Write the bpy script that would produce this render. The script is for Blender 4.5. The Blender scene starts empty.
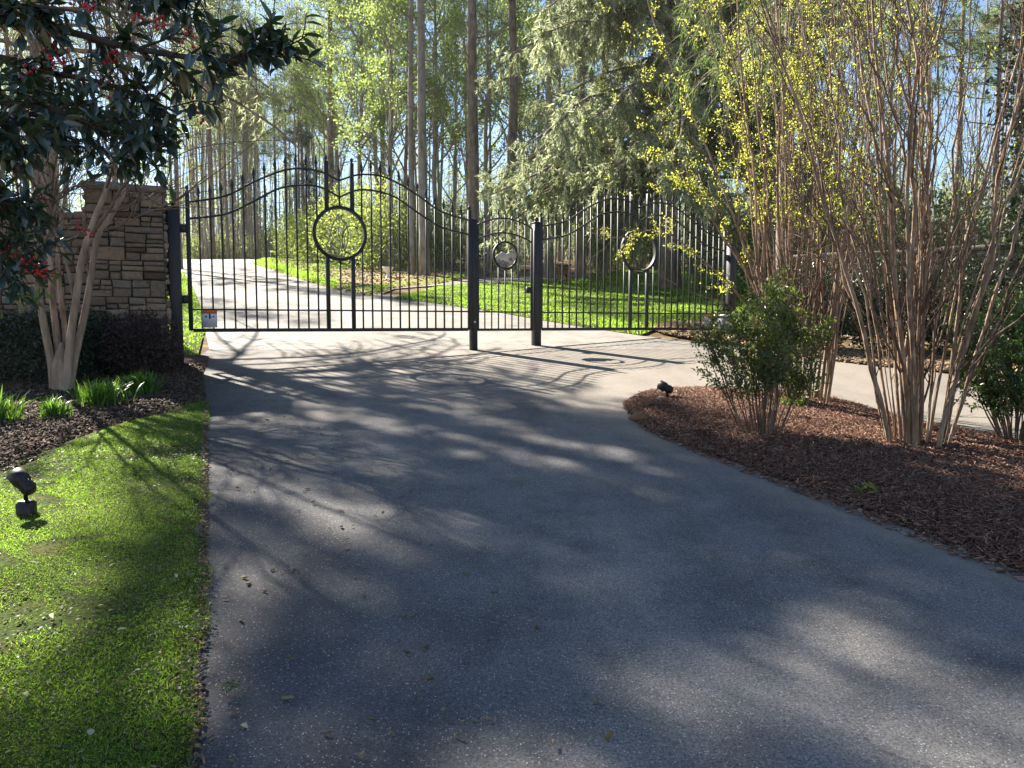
import bpy, math
import numpy as np
from mathutils import Vector

C = bpy.context.scene.collection
rad = math.radians
PI = math.pi
F, CX, CY, PITCH, EYE = 770.0, 512.0, 384.0, rad(4.38), 1.6
SUN_EL, SUN_AZ = rad(38.5), math.atan2(-0.69, 0.72)      # azimuth from +Y, negative = to the left

# ------------------------------------------------------------------ terrain
_ys = np.arange(-60, 1200, 0.1)
_sl = np.interp(_ys, [-60, 13, 18, 44, 54, 1200], [.0975, .0975, .130, .130, .02, .02])
_zs = np.concatenate([[0], np.cumsum((_sl[1:] + _sl[:-1]) * .05)])
_zs = _zs - np.interp(0, _ys, _zs)
def G(y): return np.interp(y, _ys, _zs)
def gp(px, py):
    """ground point seen at a pixel of the survey photo"""
    u, v = (px - CX) / F, (CY - py) / F
    cp, sp = math.cos(PITCH), math.sin(PITCH)
    dx, dy, dz = u, cp + v * sp, -sp + v * cp
    t = np.arange(1.5, 140, .02)
    hit = EYE + dz * t <= G(dy * t); k = np.argmax(hit) if hit.any() else np.argmin(EYE + dz * t - G(dy * t))
    return np.array([dx * t[k], dy * t[k]])
def xat(px, Y): return (px - CX) / F * Y

# ------------------------------------------------------------------ mesh helpers
def nrm(v): return v / np.maximum(np.linalg.norm(v, axis=-1, keepdims=True), 1e-9)
def arr(*a): return np.array(a, dtype=float)

class MB:
    def __init__(self): self.v, self.f, self.n, self.mi = [], [], 0, []
    def add(self, V, Fc, mi=0):
        V = np.asarray(V, float).reshape(-1, 3); Fc = np.asarray(Fc, np.int64)
        self.v.append(V); self.f.append(Fc + self.n); self.mi.append(np.full(len(Fc), mi, np.int32)); self.n += len(V)
        return self
    def box(self, x0, x1, y0, y1, z0, z1, mi=0, bev=0.0):
        if bev <= 0:
            V = [(x, y, z) for z in (z0, z1) for y in (y0, y1) for x in (x0, x1)]
            return self.add(V, [(0, 2, 3, 1), (4, 5, 7, 6), (0, 1, 5, 4), (2, 6, 7, 3), (0, 4, 6, 2), (1, 3, 7, 5)], mi)
        b = bev; S = []
        for (ins, z) in ((b, z0), (0, z0 + b), (0, z1 - b), (b, z1)):
            xa, xb, ya, yb = x0 + ins, x1 - ins, y0 + ins, y1 - ins
            c = b * (0.9 if ins == 0 else .5)
            S += [(xa + c, ya, z), (xb - c, ya, z), (xb, ya + c, z), (xb, yb - c, z), (xb - c, yb, z), (xa + c, yb, z), (xa, yb - c, z), (xa, ya + c, z)]
        q = [(r * 8 + i, r * 8 + (i + 1) % 8, r * 8 + 8 + (i + 1) % 8, r * 8 + 8 + i) for r in range(3) for i in range(8)]
        self.add(S, q, mi); m = self.n - 32
        self.f.append(np.array([[m + i for i in range(24, 32)]])); self.mi.append(np.full(1, mi, np.int32))
        self.f.append(np.array([[m + i for i in range(7, -1, -1)]])); self.mi.append(np.full(1, mi, np.int32))
        return self
    def tubes(self, P, R, sides=5, mi=0, cap=True):
        P = np.asarray(P, float); R = np.asarray(R, float)
        if P.ndim == 2: P, R = P[None], R[None]
        B, n, _ = P.shape
        if B == 0: return self
        T = nrm(np.gradient(P, axis=1)); mean = nrm(P[:, -1] - P[:, 0] + 1e-6)
        ax = np.where(np.abs(mean[:, 2:3]) > .7, arr(1, .13, 0), arr(.1, .07, 1)); ax = np.broadcast_to(nrm(ax)[:, None], T.shape)
        U = nrm(np.cross(T, ax)); W = np.cross(T, U)
        a = np.arange(sides) * 2 * PI / sides
        V = P[:, :, None] + R[:, :, None, None] * (U[:, :, None] * np.cos(a)[:, None] + W[:, :, None] * np.sin(a)[:, None])
        r = np.arange(n - 1)[:, None] * sides; i = np.arange(sides)[None]; j = (i + 1) % sides
        q = np.stack([r + i, r + j, r + sides + j, r + sides + i], -1).reshape(-1, 4)
        off = (np.arange(B) * n * sides)[:, None, None]
        base = self.n
        self.add(V.reshape(-1, 3), (q[None] + off).reshape(-1, 4), mi)
        if cap and sides > 3:
            for end, rev in ((0, True), (n - 1, False)):
                k = np.arange(sides)[::-1] if rev else np.arange(sides)
                self.f.append(base + end * sides + k[None] + (np.arange(B) * n * sides)[:, None]); self.mi.append(np.full(B, mi, np.int32))
        return self
    def lathe(self, prof, seg=16, mi=0, at=(0, 0, 0), M=None):
        prof = np.asarray(prof, float); a = np.arange(seg) * 2 * PI / seg
        V = np.stack([prof[:, None, 0] * np.cos(a), prof[:, None, 0] * np.sin(a), np.repeat(prof[:, 1:2], seg, 1)], -1).reshape(-1, 3)
        if M is not None: V = V @ np.asarray(M).T
        r = np.arange(len(prof) - 1)[:, None] * seg; i = np.arange(seg)[None]; j = (i + 1) % seg
        return self.add(V + np.asarray(at, float), np.stack([r + i, r + j, r + seg + j, r + seg + i], -1).reshape(-1, 4), mi)
    def prism(self, poly, y0, y1, mi=0):
        """polygon in x,z pushed from y0 to y1"""
        n = len(poly); V = [(p[0], y0, p[1]) for p in poly] + [(p[0], y1, p[1]) for p in poly]
        self.add(V, [(i, (i + 1) % n, n + (i + 1) % n, n + i) for i in range(n)], mi); m = self.n - 2 * n
        self.f.append(np.array([[m + i for i in range(n)][::-1]])); self.mi.append(np.full(1, mi, np.int32))
        self.f.append(np.array([[m + n + i for i in range(n)]])); self.mi.append(np.full(1, mi, np.int32))
        return self
    def leaves(self, P, D, L, Wd, rng, fold=.25, kind='diamond', mi=0, N=None):
        P = np.asarray(P, float); n = len(P)
        if n == 0: return self
        D = nrm(np.asarray(D, float)); L = np.broadcast_to(L, (n,))[:, None]; Wd = np.broadcast_to(Wd, (n,))[:, None]
        if N is None: N = rng.normal(size=(n, 3))
        S = nrm(np.cross(D, N)); N = np.cross(S, D)
        if kind == 'diamond':
            V = np.stack([P, P + D * L * .45 + S * Wd * .5 + N * Wd * fold, P + D * L, P + D * L * .45 - S * Wd * .5 + N * Wd * fold], 1)
            f = np.array([(0, 1, 2), (0, 2, 3)]); m = 4
        elif kind == 'tri':
            V = np.stack([P - S * Wd * .5, P + S * Wd * .5, P + D * L], 1); f = np.array([(0, 1, 2)]); m = 3
        elif kind == 'blade':
            g = arr(0, 0, -1); mid = P + D * L * .55; tip = P + D * L + g * L * fold
            V = np.stack([P - S * Wd * .5, P + S * Wd * .5, mid + S * Wd * .4, mid - S * Wd * .4, tip], 1)
            f = None; m = 5; off = (np.arange(n) * m)[:, None]
            base = self.n
            self.add(V.reshape(-1, 3), off + np.array([[0, 1, 2, 3]]), mi)
            self.f.append(base + off + np.array([[3, 2, 4]])); self.mi.append(np.full(n, mi, np.int32))
            return self
        else:  # oval, with a folded midrib and a curved tip
            t = arr(0, .18, .45, .75, 1.0); w = arr(.06, .62, 1.0, .72, 0.03); cv = -t * t * .22
            mid = P[:, None] + D[:, None] * (L * t)[..., None] + N[:, None] * (L * cv)[..., None]
            Lf = mid + S[:, None] * (Wd * .5 * w)[..., None] + N[:, None] * (Wd * fold * w)[..., None]
            Rt = mid - S[:, None] * (Wd * .5 * w)[..., None] + N[:, None] * (Wd * fold * w)[..., None]
            V = np.concatenate([mid, Lf, Rt], 1); m = 15
            f = np.array([(i, 5 + i, 6 + i, i + 1) for i in range(4)] + [(i, i + 1, 11 + i, 10 + i) for i in range(4)])
        off = (np.arange(n) * m)[:, None, None]
        return self.add(V.reshape(-1, 3), (f[None] + off).reshape(-1, f.shape[1]), mi)
    def build(self, name, mats, parent=None, smooth=False, attr=None):
        me = bpy.data.meshes.new(name)
        V = np.concatenate(self.v) if self.v else np.zeros((0, 3))
        tot = np.concatenate([np.full(len(f), f.shape[1], np.int32) for f in self.f])
        lv = np.concatenate([f.ravel() for f in self.f]).astype(np.int32)
        me.vertices.add(len(V)); me.vertices.foreach_set('co', V.astype(np.float32).ravel())
        me.loops.add(len(lv)); me.loops.foreach_set('vertex_index', lv)
        me.polygons.add(len(tot)); st = np.concatenate([[0], np.cumsum(tot)[:-1]]).astype(np.int32)
        me.polygons.foreach_set('loop_start', st); me.polygons.foreach_set('loop_total', tot)
        mats = mats if isinstance(mats, (list, tuple)) else [mats]
        for m in mats: me.materials.append(m)
        if len(mats) > 1: me.polygons.foreach_set('material_index', np.concatenate(self.mi))
        if smooth: me.polygons.foreach_set('use_smooth', np.ones(len(tot), bool))
        me.update(calc_edges=True); me.validate()
        o = bpy.data.objects.new(name, me); C.objects.link(o)
        if parent is not None: o.parent = parent
        return o

def tag(o, label=None, cat=None, group=None, kind=None):
    for k, v in (('label', label), ('category', cat), ('group', group), ('kind', kind)):
        if v: o[k] = v
    return o
def thing(name, label, cat, loc=(0, 0, 0), rz=0, group=None):
    o = bpy.data.objects.new(name, None); C.objects.link(o); o.empty_display_size = .2
    o.location = loc; o.rotation_euler = (0, 0, rz)
    return tag(o, label, cat, group)
def dup(root, loc, rz=0, sc=1.0, label=None, group=None):
    r = root.copy(); C.objects.link(r); r.location = loc; r.rotation_euler = (0, 0, rz)
    r.scale = (sc, sc, sc) if np.isscalar(sc) else sc
    if label: r['label'] = label
    if group: r['group'] = group
    for ch in list(root.children):
        c = ch.copy(); C.objects.link(c); c.parent = r
        for g in list(ch.children):
            d = g.copy(); C.objects.link(d); d.parent = c
    return r

# ------------------------------------------------------------------ materials
def mat(name):
    m = bpy.data.materials.new(name); m.use_nodes = True
    nt = m.node_tree; nt.nodes.clear()
    out = nt.nodes.new('ShaderNodeOutputMaterial')
    return m, nt, out
class NT:
    def __init__(self, nt): self.nt = nt
    def n(self, t, **kw):
        x = self.nt.nodes.new('ShaderNode' + t)
        for k, v in kw.items():
            if k in x.inputs.keys(): x.inputs[k].default_value = v
            else: setattr(x, k, v)
        return x
    def l(self, a, b): self.nt.links.new(a, b)
    def noise(self, vec, scale, detail=4, rough=.6):
        x = self.n('TexNoise', Scale=scale, Detail=detail, Roughness=rough)
        if vec is not None: self.l(vec, x.inputs['Vector'])
        return x.outputs['Fac']
    def ramp(self, fac, stops):
        x = self.n('ValToRGB'); e = x.color_ramp.elements
        while len(e) < len(stops): e.new(.5)
        for i, (p, c) in enumerate(stops):
            e[i].position = p; e[i].color = (*c, 1) if len(c) == 3 else c
        self.l(fac, x.inputs['Fac']); return x.outputs['Color']
    def mix(self, fac, a, b, mode='MIX'):
        x = self.n('Mix', data_type='RGBA', blend_type=mode)
        for s, v in ((x.inputs[0], fac), (x.inputs[6], a), (x.inputs[7], b)):
            if isinstance(v, bpy.types.NodeSocket): self.l(v, s)
            else: s.default_value = v if not isinstance(v, tuple) else (*v, 1)[:4]
        return x.outputs[2]
    def coords(self, which='Object', scale=None):
        t = self.n('TexCoord').outputs[which]
        if scale:
            m = self.n('Mapping'); m.inputs['Scale'].default_value = scale; self.l(t, m.inputs['Vector']); t = m.outputs['Vector']
        return t
    def geo(self): return self.n('NewGeometry')
    def bump(self, h, strength=.4, dist=.01):
        b = self.n('Bump', Strength=strength, Distance=dist); self.l(h, b.inputs['Height']); return b.outputs['Normal']

def simple(name, col, rough=.5, metal=0.0, var=.15, scale=20.0, bump=0.0):
    m, nt, out = mat(name); k = NT(nt)
    b = k.n('BsdfPrincipled', Roughness=rough, Metallic=metal)
    f = k.noise(k.coords(), scale)
    k.l(k.ramp(f, [(.25, tuple(c * (1 - var) for c in col)), (.75, tuple(min(1, c * (1 + var)) for c in col))]), b.inputs['Base Color'])
    if bump: k.l(k.bump(f, bump), b.inputs['Normal'])
    k.l(b.outputs[0], out.inputs[0]); return m

def leafmat(name, cols, trans, tfac=.45, rough=.45, spec=.4, patch=.0):
    """thin leaf: reflects cols (three, picked per leaf), passes light tinted trans"""
    m, nt, out = mat(name); k = NT(nt)
    r = k.geo().outputs['Random Per Island']
    col = k.ramp(r, [(0, cols[0]), (.5, cols[1]), (1, cols[2])])
    if patch:
        f = k.noise(k.coords(), 1.6, 4)
        col = k.mix(patch, col, k.ramp(f, [(.3, cols[0]), (.7, cols[2])]))
    b = k.n('BsdfPrincipled', Roughness=rough); b.inputs['Specular IOR Level'].default_value = spec
    k.l(col, b.inputs['Base Color'])
    t = k.n('BsdfTranslucent')
    k.l(k.mix(r, tuple(c * .75 for c in trans), tuple(min(1, c * 1.15) for c in trans)), t.inputs['Color'])
    mx = k.n('MixShader', Fac=tfac); k.l(b.outputs[0], mx.inputs[1]); k.l(t.outputs[0], mx.inputs[2])
    k.l(mx.outputs[0], out.inputs[0]); return m

def barkmat(name, c0, c1, c2, scale=8, vs=.18, rough=.9, bump=.6):
    m, nt, out = mat(name); k = NT(nt)
    b = k.n('BsdfPrincipled', Roughness=rough); b.inputs['Specular IOR Level'].default_value = .2
    f = k.noise(k.coords('Object', (1, 1, vs)), scale, 6, .65)
    g = k.noise(k.coords('Object'), 1.3, 3)
    c = k.ramp(f, [(.3, c0), (.5, c1), (.72, c2)])
    c = k.mix(k.ramp(g, [(.35, (0, 0, 0)), (.7, (.5, .5, .5))]), c, c2)
    k.l(c, b.inputs['Base Color']); k.l(k.bump(f, bump, .02), b.inputs['Normal'])
    k.l(b.outputs[0], out.inputs[0]); return m

def islandmat(name, cols, rough=.85, nscale=12, spec=.25, bump=0):
    m, nt, out = mat(name); k = NT(nt)
    r = k.geo().outputs['Random Per Island']
    n = len(cols); c = k.ramp(r, [(i / (n - 1), cols[i]) for i in range(n)])
    f = k.noise(k.coords(), nscale, 5)
    c = k.mix(k.ramp(f, [(.3, (.45, .45, .45)), (.7, (0, 0, 0))]), c, (.02, .017, .015))
    b = k.n('BsdfPrincipled', Roughness=rough); b.inputs['Specular IOR Level'].default_value = spec
    k.l(c, b.inputs['Base Color'])
    if bump: k.l(k.bump(f, bump, .015), b.inputs['Normal'])
    k.l(b.outputs[0], out.inputs[0]); return m

def asphalt(name, base, dust, sandy=None):
    m, nt, out = mat(name); k = NT(nt); P = k.coords('Object')
    b = k.n('BsdfPrincipled', Roughness=.82); b.inputs['Specular IOR Level'].default_value = .3
    big = k.noise(P, .35, 5, .6); mid = k.noise(P, 2.3, 6, .7); fine = k.noise(P, 110, 3, .75)
    c = k.mix(k.ramp(big, [(.38, (0, 0, 0)), (.68, (1, 1, 1))]), base, dust)
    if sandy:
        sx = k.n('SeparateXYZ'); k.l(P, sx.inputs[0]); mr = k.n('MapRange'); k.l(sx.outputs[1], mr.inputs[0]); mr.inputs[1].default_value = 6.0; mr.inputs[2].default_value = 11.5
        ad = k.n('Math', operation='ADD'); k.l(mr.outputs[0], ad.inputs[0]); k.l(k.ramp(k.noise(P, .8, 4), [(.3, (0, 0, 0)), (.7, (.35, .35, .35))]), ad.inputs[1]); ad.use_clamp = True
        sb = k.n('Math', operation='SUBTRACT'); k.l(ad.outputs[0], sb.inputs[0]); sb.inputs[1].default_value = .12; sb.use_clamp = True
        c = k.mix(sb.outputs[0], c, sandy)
    c = k.mix(k.ramp(mid, [(.32, (.75, .75, .75)), (.56, (0, 0, 0))]), c, tuple(x * .58 for x in base))
    c = k.mix(1.0, c, k.ramp(fine, [(.3, (.30, .30, .31)), (.7, (1.75, 1.75, 1.75))]), 'MULTIPLY')
    if sandy:   # darker band along the lawn, fading out across the drive
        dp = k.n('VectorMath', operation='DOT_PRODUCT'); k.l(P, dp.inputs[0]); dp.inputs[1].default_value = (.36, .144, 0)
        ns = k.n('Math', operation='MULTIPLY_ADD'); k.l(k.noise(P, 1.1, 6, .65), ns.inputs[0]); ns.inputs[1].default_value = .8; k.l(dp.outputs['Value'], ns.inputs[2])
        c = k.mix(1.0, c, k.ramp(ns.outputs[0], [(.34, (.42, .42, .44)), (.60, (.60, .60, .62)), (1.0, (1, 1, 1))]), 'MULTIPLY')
        # dusty strip worn pale along the island
        a_, b_ = gp(690, 447), gp(1000, 565); d_ = (b_ - a_) / np.linalg.norm(b_ - a_); nn = arr(d_[1], -d_[0]); nn = nn if nn[0] < 0 else -nn
        dq = k.n('VectorMath', operation='DOT_PRODUCT'); k.l(P, dq.inputs[0]); dq.inputs[1].default_value = (nn[0], nn[1], 0)
        m2 = k.n('Math', operation='MULTIPLY_ADD'); k.l(k.noise(P, 2.2, 5, .6), m2.inputs[0]); m2.inputs[1].default_value = .5; k.l(dq.outputs['Value'], m2.inputs[2])
        m3 = k.n('Math', operation='SUBTRACT'); k.l(m2.outputs[0], m3.inputs[0]); m3.inputs[1].default_value = float(a_ @ nn)
        c = k.mix(k.ramp(m3.outputs[0], [(.30, (.7, .7, .7)), (.62, (0, 0, 0))]), c, (.20, .175, .145))
    c = k.mix(1.0, c, k.ramp(k.noise(k.coords('Object', (1, .35, 1)), .9, 7, .75), [(.3, (.68, .68, .69)), (.5, (1, 1, 1)), (.7, (1.18, 1.17, 1.15))]), 'MULTIPLY')
    v = k.n('TexVoronoi', Scale=105.0); k.l(P, v.inputs['Vector'])
    pick = k.n('SeparateColor'); k.l(v.outputs['Color'], pick.inputs[0])
    sp = k.mix(1.0, k.ramp(v.outputs['Distance'], [(.18, (1, 1, 1)), (.42, (0, 0, 0))]), k.ramp(pick.outputs[0], [(.74, (0, 0, 0)), (.97, (1, 1, 1))]), 'MULTIPLY')
    c = k.mix(sp, c, (.40, .395, .385))
    # old hairline cracks
    w = k.n('TexVoronoi', Scale=.55, feature='DISTANCE_TO_EDGE')
    wp = k.n('VectorMath', operation='ADD'); k.l(P, wp.inputs[0])
    nz = k.n('TexNoise', Scale=1.7, Detail=6.0); k.l(P, nz.inputs['Vector']); k.l(nz.outputs['Color'], wp.inputs[1]); k.l(wp.outputs[0], w.inputs['Vector'])
    cr = k.mix(1.0, k.ramp(w.outputs['Distance'], [(.0, (1, 1, 1)), (.009, (0, 0, 0))]), k.ramp(k.noise(P, .5, 2), [(.56, (0, 0, 0)), (.66, (.6, .6, .6))]), 'MULTIPLY')
    c = k.mix(cr, c, (.02, .02, .02))
    k.l(c, b.inputs['Base Color']); k.l(k.bump(fine, .55, .006), b.inputs['Normal'])
    k.l(b.outputs[0], out.inputs[0]); return m

def soil(name, cs, s1=3.0, s2=40.0):
    m, nt, out = mat(name); k = NT(nt); P = k.coords('Object')
    b = k.n('BsdfPrincipled', Roughness=.95); b.inputs['Specular IOR Level'].default_value = .1
    f = k.noise(P, s1, 8, .7); g = k.noise(P, s2, 4, .7)
    c = k.ramp(f, [(.3, cs[0]), (.5, cs[1]), (.7, cs[2])])
    c = k.mix(1.0, c, k.ramp(g, [(.3, (.45, .45, .45)), (.7, (1.45, 1.45, 1.45))]), 'MULTIPLY')
    k.l(c, b.inputs['Base Color']); k.l(k.bump(g, .7, .02), b.inputs['Normal'])
    k.l(b.outputs[0], out.inputs[0]); return m

M = dict(
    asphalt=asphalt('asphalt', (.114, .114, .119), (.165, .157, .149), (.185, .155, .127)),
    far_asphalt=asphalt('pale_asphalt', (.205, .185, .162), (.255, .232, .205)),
    lawn=soil('lawn_soil', ((.02, .035, .008), (.05, .075, .012), (.09, .085, .02))),
    litter=soil('leaf_litter', ((.07, .045, .025), (.14, .095, .05), (.24, .18, .10)), 2.0, 25),
    verge=soil('dry_verge', ((.17, .13, .06), (.30, .225, .115), (.24, .26, .07)), .8, 25),
    mulch_base=soil('mulch_soil', ((.03, .016, .011), (.07, .036, .026), (.12, .065, .05)), 6, 45),
    metal=simple('black_powder_coat', (.012, .012, .013), .55, .0, .3, 60),
    lampmetal=simple('bronze_lamp', (.018, .014, .015), .5, .2, .3, 40),
    lens=simple('lamp_glass', (.25, .25, .25), .1),
    white=simple('white_paint', (.75, .75, .73), .5, 0, .06, 30),
    sign=simple('sign_white', (.62, .64, .66), .45, 0, .04, 30),
    orange=simple('sign_orange', (.55, .14, .03), .5, 0, .05, 30),
    ink=simple('sign_ink', (.02, .02, .02), .5), grey=simple('sign_grey_print', (.33, .34, .36), .5),
    plate=simple('brushed_plate', (.22, .22, .23), .5, .4, .25, 30), tan=simple('tan_plate', (.58, .47, .37), .6, 0, .2, 30),
    boxgrey=simple('operator_box', (.20, .205, .22), .5, 0, .1, 12),
    stone=islandmat('wall_stone', ((.11, .07, .05), (.27, .19, .13), (.18, .145, .12), (.31, .215, .145), (.22, .185, .155), (.37, .275, .19), (.15, .10, .072)), .9, 22, .2, 1.0),
    mortar=soil('mortar', ((.035, .03, .025), (.06, .05, .04), (.08, .07, .06)), 8, 60),
    cap=islandmat('cap_stone', ((.20, .17, .14), (.28, .24, .20), (.17, .15, .13)), .9, 9, .2, .6),
    chips=islandmat('mulch_chips', ((.04, .017, .011), (.17, .078, .052), (.28, .14, .095), (.085, .038, .025), (.48, .31, .22), (.135, .056, .036)), .85, 30),
    litterleaf=islandmat('dead_leaves', ((.10, .06, .03), (.22, .14, .07), (.32, .23, .13), (.07, .045, .03)), .8, 30),
    darkleaf=islandmat('damp_leaves', ((.03, .02, .013), (.08, .052, .032), (.15, .105, .065), (.05, .03, .02), (.24, .18, .12)), .85, 30),
    rock=simple('field_stone', (.30, .25, .19), .9, 0, .4, 14, .6),
    fallen=islandmat('fallen_leaf', ((.50, .42, .16), (.42, .40, .22), (.55, .50, .32)), .7, 40),
    pine_bark=barkmat('pine_bark', (.05, .037, .028), (.16, .12, .092), (.33, .27, .22), 9, .3, .9, 1.0),
    grey_bark=barkmat('grey_bark', (.09, .078, .062), (.22, .19, .155), (.38, .345, .30), 8, .3, .9, 1.0),
    crape_bark=barkmat('crape_bark', (.075, .04, .025), (.235, .155, .105), (.44, .345, .255), 12, .16, .75, .6),
    sucker_bark=barkmat('sucker_bark', (.038, .020, .013), (.15, .086, .054), (.52, .39, .28), 30, .10, .75, .3),
    twig_bark=barkmat('twig_bark', (.045, .028, .02), (.11, .07, .05), (.25, .18, .13), 12, .2),
    dark_twig=barkmat('dark_twig', (.025, .02, .018), (.05, .04, .035), (.09, .075, .06), 12, .2),
    wood=barkmat('old_wood', (.07, .035, .02), (.16, .085, .045), (.24, .14, .08), 10, .15),
    holly=leafmat('holly_leaf', ((.014, .028, .022), (.024, .046, .034), (.045, .070, .050)), (.10, .20, .03), .14, .30, 1.0),
    berry=simple('red_berry', (.42, .012, .014), .25, 0, .2, 90),
    hedge=leafmat('hedge_leaf', ((.010, .018, .010), (.018, .032, .014), (.035, .055, .025)), (.06, .10, .02), .15, .4, .5),
    plum=leafmat('plum_leaf', ((.022, .015, .015), (.045, .022, .024), (.032, .038, .022)), (.14, .06, .05), .3, .4, .5),
    strap=leafmat('strap_leaf', ((.025, .075, .015), (.05, .125, .02), (.09, .17, .03)), (.22, .42, .04), .4, .4, .5),
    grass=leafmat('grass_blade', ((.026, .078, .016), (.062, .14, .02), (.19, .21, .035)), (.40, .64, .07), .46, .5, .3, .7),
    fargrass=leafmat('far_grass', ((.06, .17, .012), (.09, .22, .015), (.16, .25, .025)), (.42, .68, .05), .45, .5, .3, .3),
    moss=leafmat('clover', ((.03, .07, .02), (.05, .09, .035), (.10, .10, .03)), (.2, .3, .04), .3, .5, .3),
    shrub=leafmat('shrub_leaf', ((.018, .04, .012), (.04, .08, .02), (.10, .13, .03)), (.26, .36, .05), .32, .35, .55),
    glossy=leafmat('laurel_leaf', ((.014, .04, .014), (.03, .07, .02), (.07, .13, .03)), (.16, .30, .04), .25, .3, .6),
    yellow=leafmat('new_leaf', ((.24, .29, .04), (.34, .37, .05), (.46, .46, .09)), (.76, .80, .12), .5, .5, .3),
    spring=leafmat('spring_leaf', ((.08, .125, .03), (.13, .18, .045), (.20, .25, .075)), (.40, .53, .13), .48, .5, .25),
    under=leafmat('understory_leaf', ((.07, .12, .025), (.12, .17, .035), (.20, .23, .06)), (.44, .54, .10), .48, .5, .25),
    woods=leafmat('wood_leaf', ((.05, .085, .03), (.10, .14, .045), (.16, .18, .07)), (.38, .46, .14), .45, .6, .2),
    cedar=leafmat('cedar_needle', ((.15, .175, .10), (.23, .255, .15), (.34, .36, .225)), (.58, .64, .36), .45, .55, .25),
    pine=leafmat('pine_needle', ((.035, .06, .025), (.06, .095, .035), (.11, .14, .05)), (.24, .34, .09), .35, .5, .3),
    bluepine=leafmat('blue_pine_needle', ((.03, .055, .04), (.05, .085, .06), (.08, .12, .08)), (.16, .26, .14), .3, .5, .3),
)

# ------------------------------------------------------------------ camera, light, render settings
sc = bpy.context.scene
cam = bpy.data.cameras.new('camera'); co = bpy.data.objects.new('camera', cam); C.objects.link(co); sc.camera = co
cam.sensor_width = 36; cam.lens = F / 1024 * 36; cam.clip_end = 3000; cam.clip_start = .05
co.location = (0, 0, EYE); co.rotation_euler = (PI / 2 - PITCH, 0, 0)
sdir = Vector((math.sin(SUN_AZ) * math.cos(SUN_EL), math.cos(SUN_AZ) * math.cos(SUN_EL), math.sin(SUN_EL)))
sl = bpy.data.lights.new('sun', 'SUN'); sl.energy = 5.0; sl.angle = rad(.53); sl.color = (1, .92, .80)
so = bpy.data.objects.new('sun', sl); C.objects.link(so); so.rotation_euler = (-sdir).to_track_quat('-Z', 'Y').to_euler()
w = bpy.data.worlds.new('World'); sc.world = w; w.use_nodes = True; nt = w.node_tree
sky = nt.nodes.new('ShaderNodeTexSky'); sky.sky_type = 'NISHITA'; sky.sun_disc = False
sky.sun_elevation = SUN_EL; sky.sun_rotation = SUN_AZ; sky.air_density = 1.0; sky.dust_density = .2; sky.ozone_density = 3.0
bg = nt.nodes['Background']; bg.inputs['Strength'].default_value = .05; nt.links.new(sky.outputs[0], bg.inputs['Color'])
sc.view_settings.view_transform = 'Standard'; sc.view_settings.look = 'None'; sc.view_settings.gamma = 1
sc.view_settings.exposure = 2.1
sc.render.engine = 'CYCLES'; cy = sc.cycles
cy.max_bounces = 6; cy.diffuse_bounces = 3; cy.glossy_bounces = 2; cy.transmission_bounces = 4; cy.transparent_max_bounces = 4
cy.use_denoising = True; cy.sample_clamp_indirect = 6; cy.caustics_reflective = False; cy.caustics_refractive = False

# ------------------------------------------------------------------ ground sheets
def inside(poly, P):
    x, y = P[:, 0], P[:, 1]; c = np.zeros(len(P), bool); n = len(poly)
    for i in range(n):
        (x0, y0), (x1, y1) = poly[i], poly[(i + 1) % n]
        if y0 == y1: continue
        c ^= ((y0 > y) != (y1 > y)) & (x < (x1 - x0) * (y - y0) / (y1 - y0) + x0)
    return c
def edge_near(poly, P):
    best = np.full(len(P), 1e9); Q = P.copy(); n = len(poly)
    for i in range(n):
        a = np.asarray(poly[i]); b = np.asarray(poly[(i + 1) % n]); d = b - a
        t = np.clip(((P - a) @ d) / max(d @ d, 1e-9), 0, 1); q = a + t[:, None] * d
        r = np.linalg.norm(P - q, axis=1); k = r < best; best[k] = r[k]; Q[k] = q[k]
    return best, Q
def spline(pts, k=8):
    pts = np.asarray(pts, float); n = len(pts); out = []
    for i in range(n - 1):
        p0, p1, p2, p3 = pts[max(i - 1, 0)], pts[i], pts[i + 1], pts[min(i + 2, n - 1)]
        for t in np.arange(k) / k:
            out.append(.5 * (2 * p1 + (p2 - p0) * t + (2 * p0 - 5 * p1 + 4 * p2 - p3) * t * t + (3 * p1 - p0 - 3 * p2 + p3) * t ** 3))
    return np.array(out + [pts[-1]])
def wobble(poly, amp, seed):
    r = np.random.default_rng(seed); p = np.asarray(poly, float); n = r.normal(size=p.shape)
    n = (n + np.roll(n, 1, 0)) * .7; return p + n * amp
def sheet(name, poly, res, off, m, hump=0.0, hw=.5, label=None):
    poly = np.asarray(poly, float); lo, hi = poly.min(0) - res, poly.max(0) + res
    xs = np.arange(lo[0], hi[0] + res, res); ys = np.arange(lo[1], hi[1] + res, res); nx, ny = len(xs), len(ys)
    cx, cy_ = np.meshgrid(xs[:-1] + res / 2, ys[:-1] + res / 2)
    ins = inside(poly, np.stack([cx.ravel(), cy_.ravel()], 1)).reshape(ny - 1, nx - 1)
    j, i = np.nonzero(ins); a = j * nx + i
    q = np.stack([a, a + 1, a + nx + 1, a + nx], 1); used, inv = np.unique(q, return_inverse=True); q = inv.reshape(q.shape)
    P = np.stack([xs[used % nx], ys[used // nx]], 1)
    cnt = np.bincount(q.ravel(), minlength=len(P)); bd = cnt < 4
    dist, Q = edge_near(poly, P)
    P[bd] = Q[bd]; dist[bd] = 0
    z = G(P[:, 1]) + off + hump * np.clip(dist / hw, 0, 1) ** .7
    o = MB().add(np.column_stack([P, z]), q).build(name, m); o['kind'] = 'structure'
    return o
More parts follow.
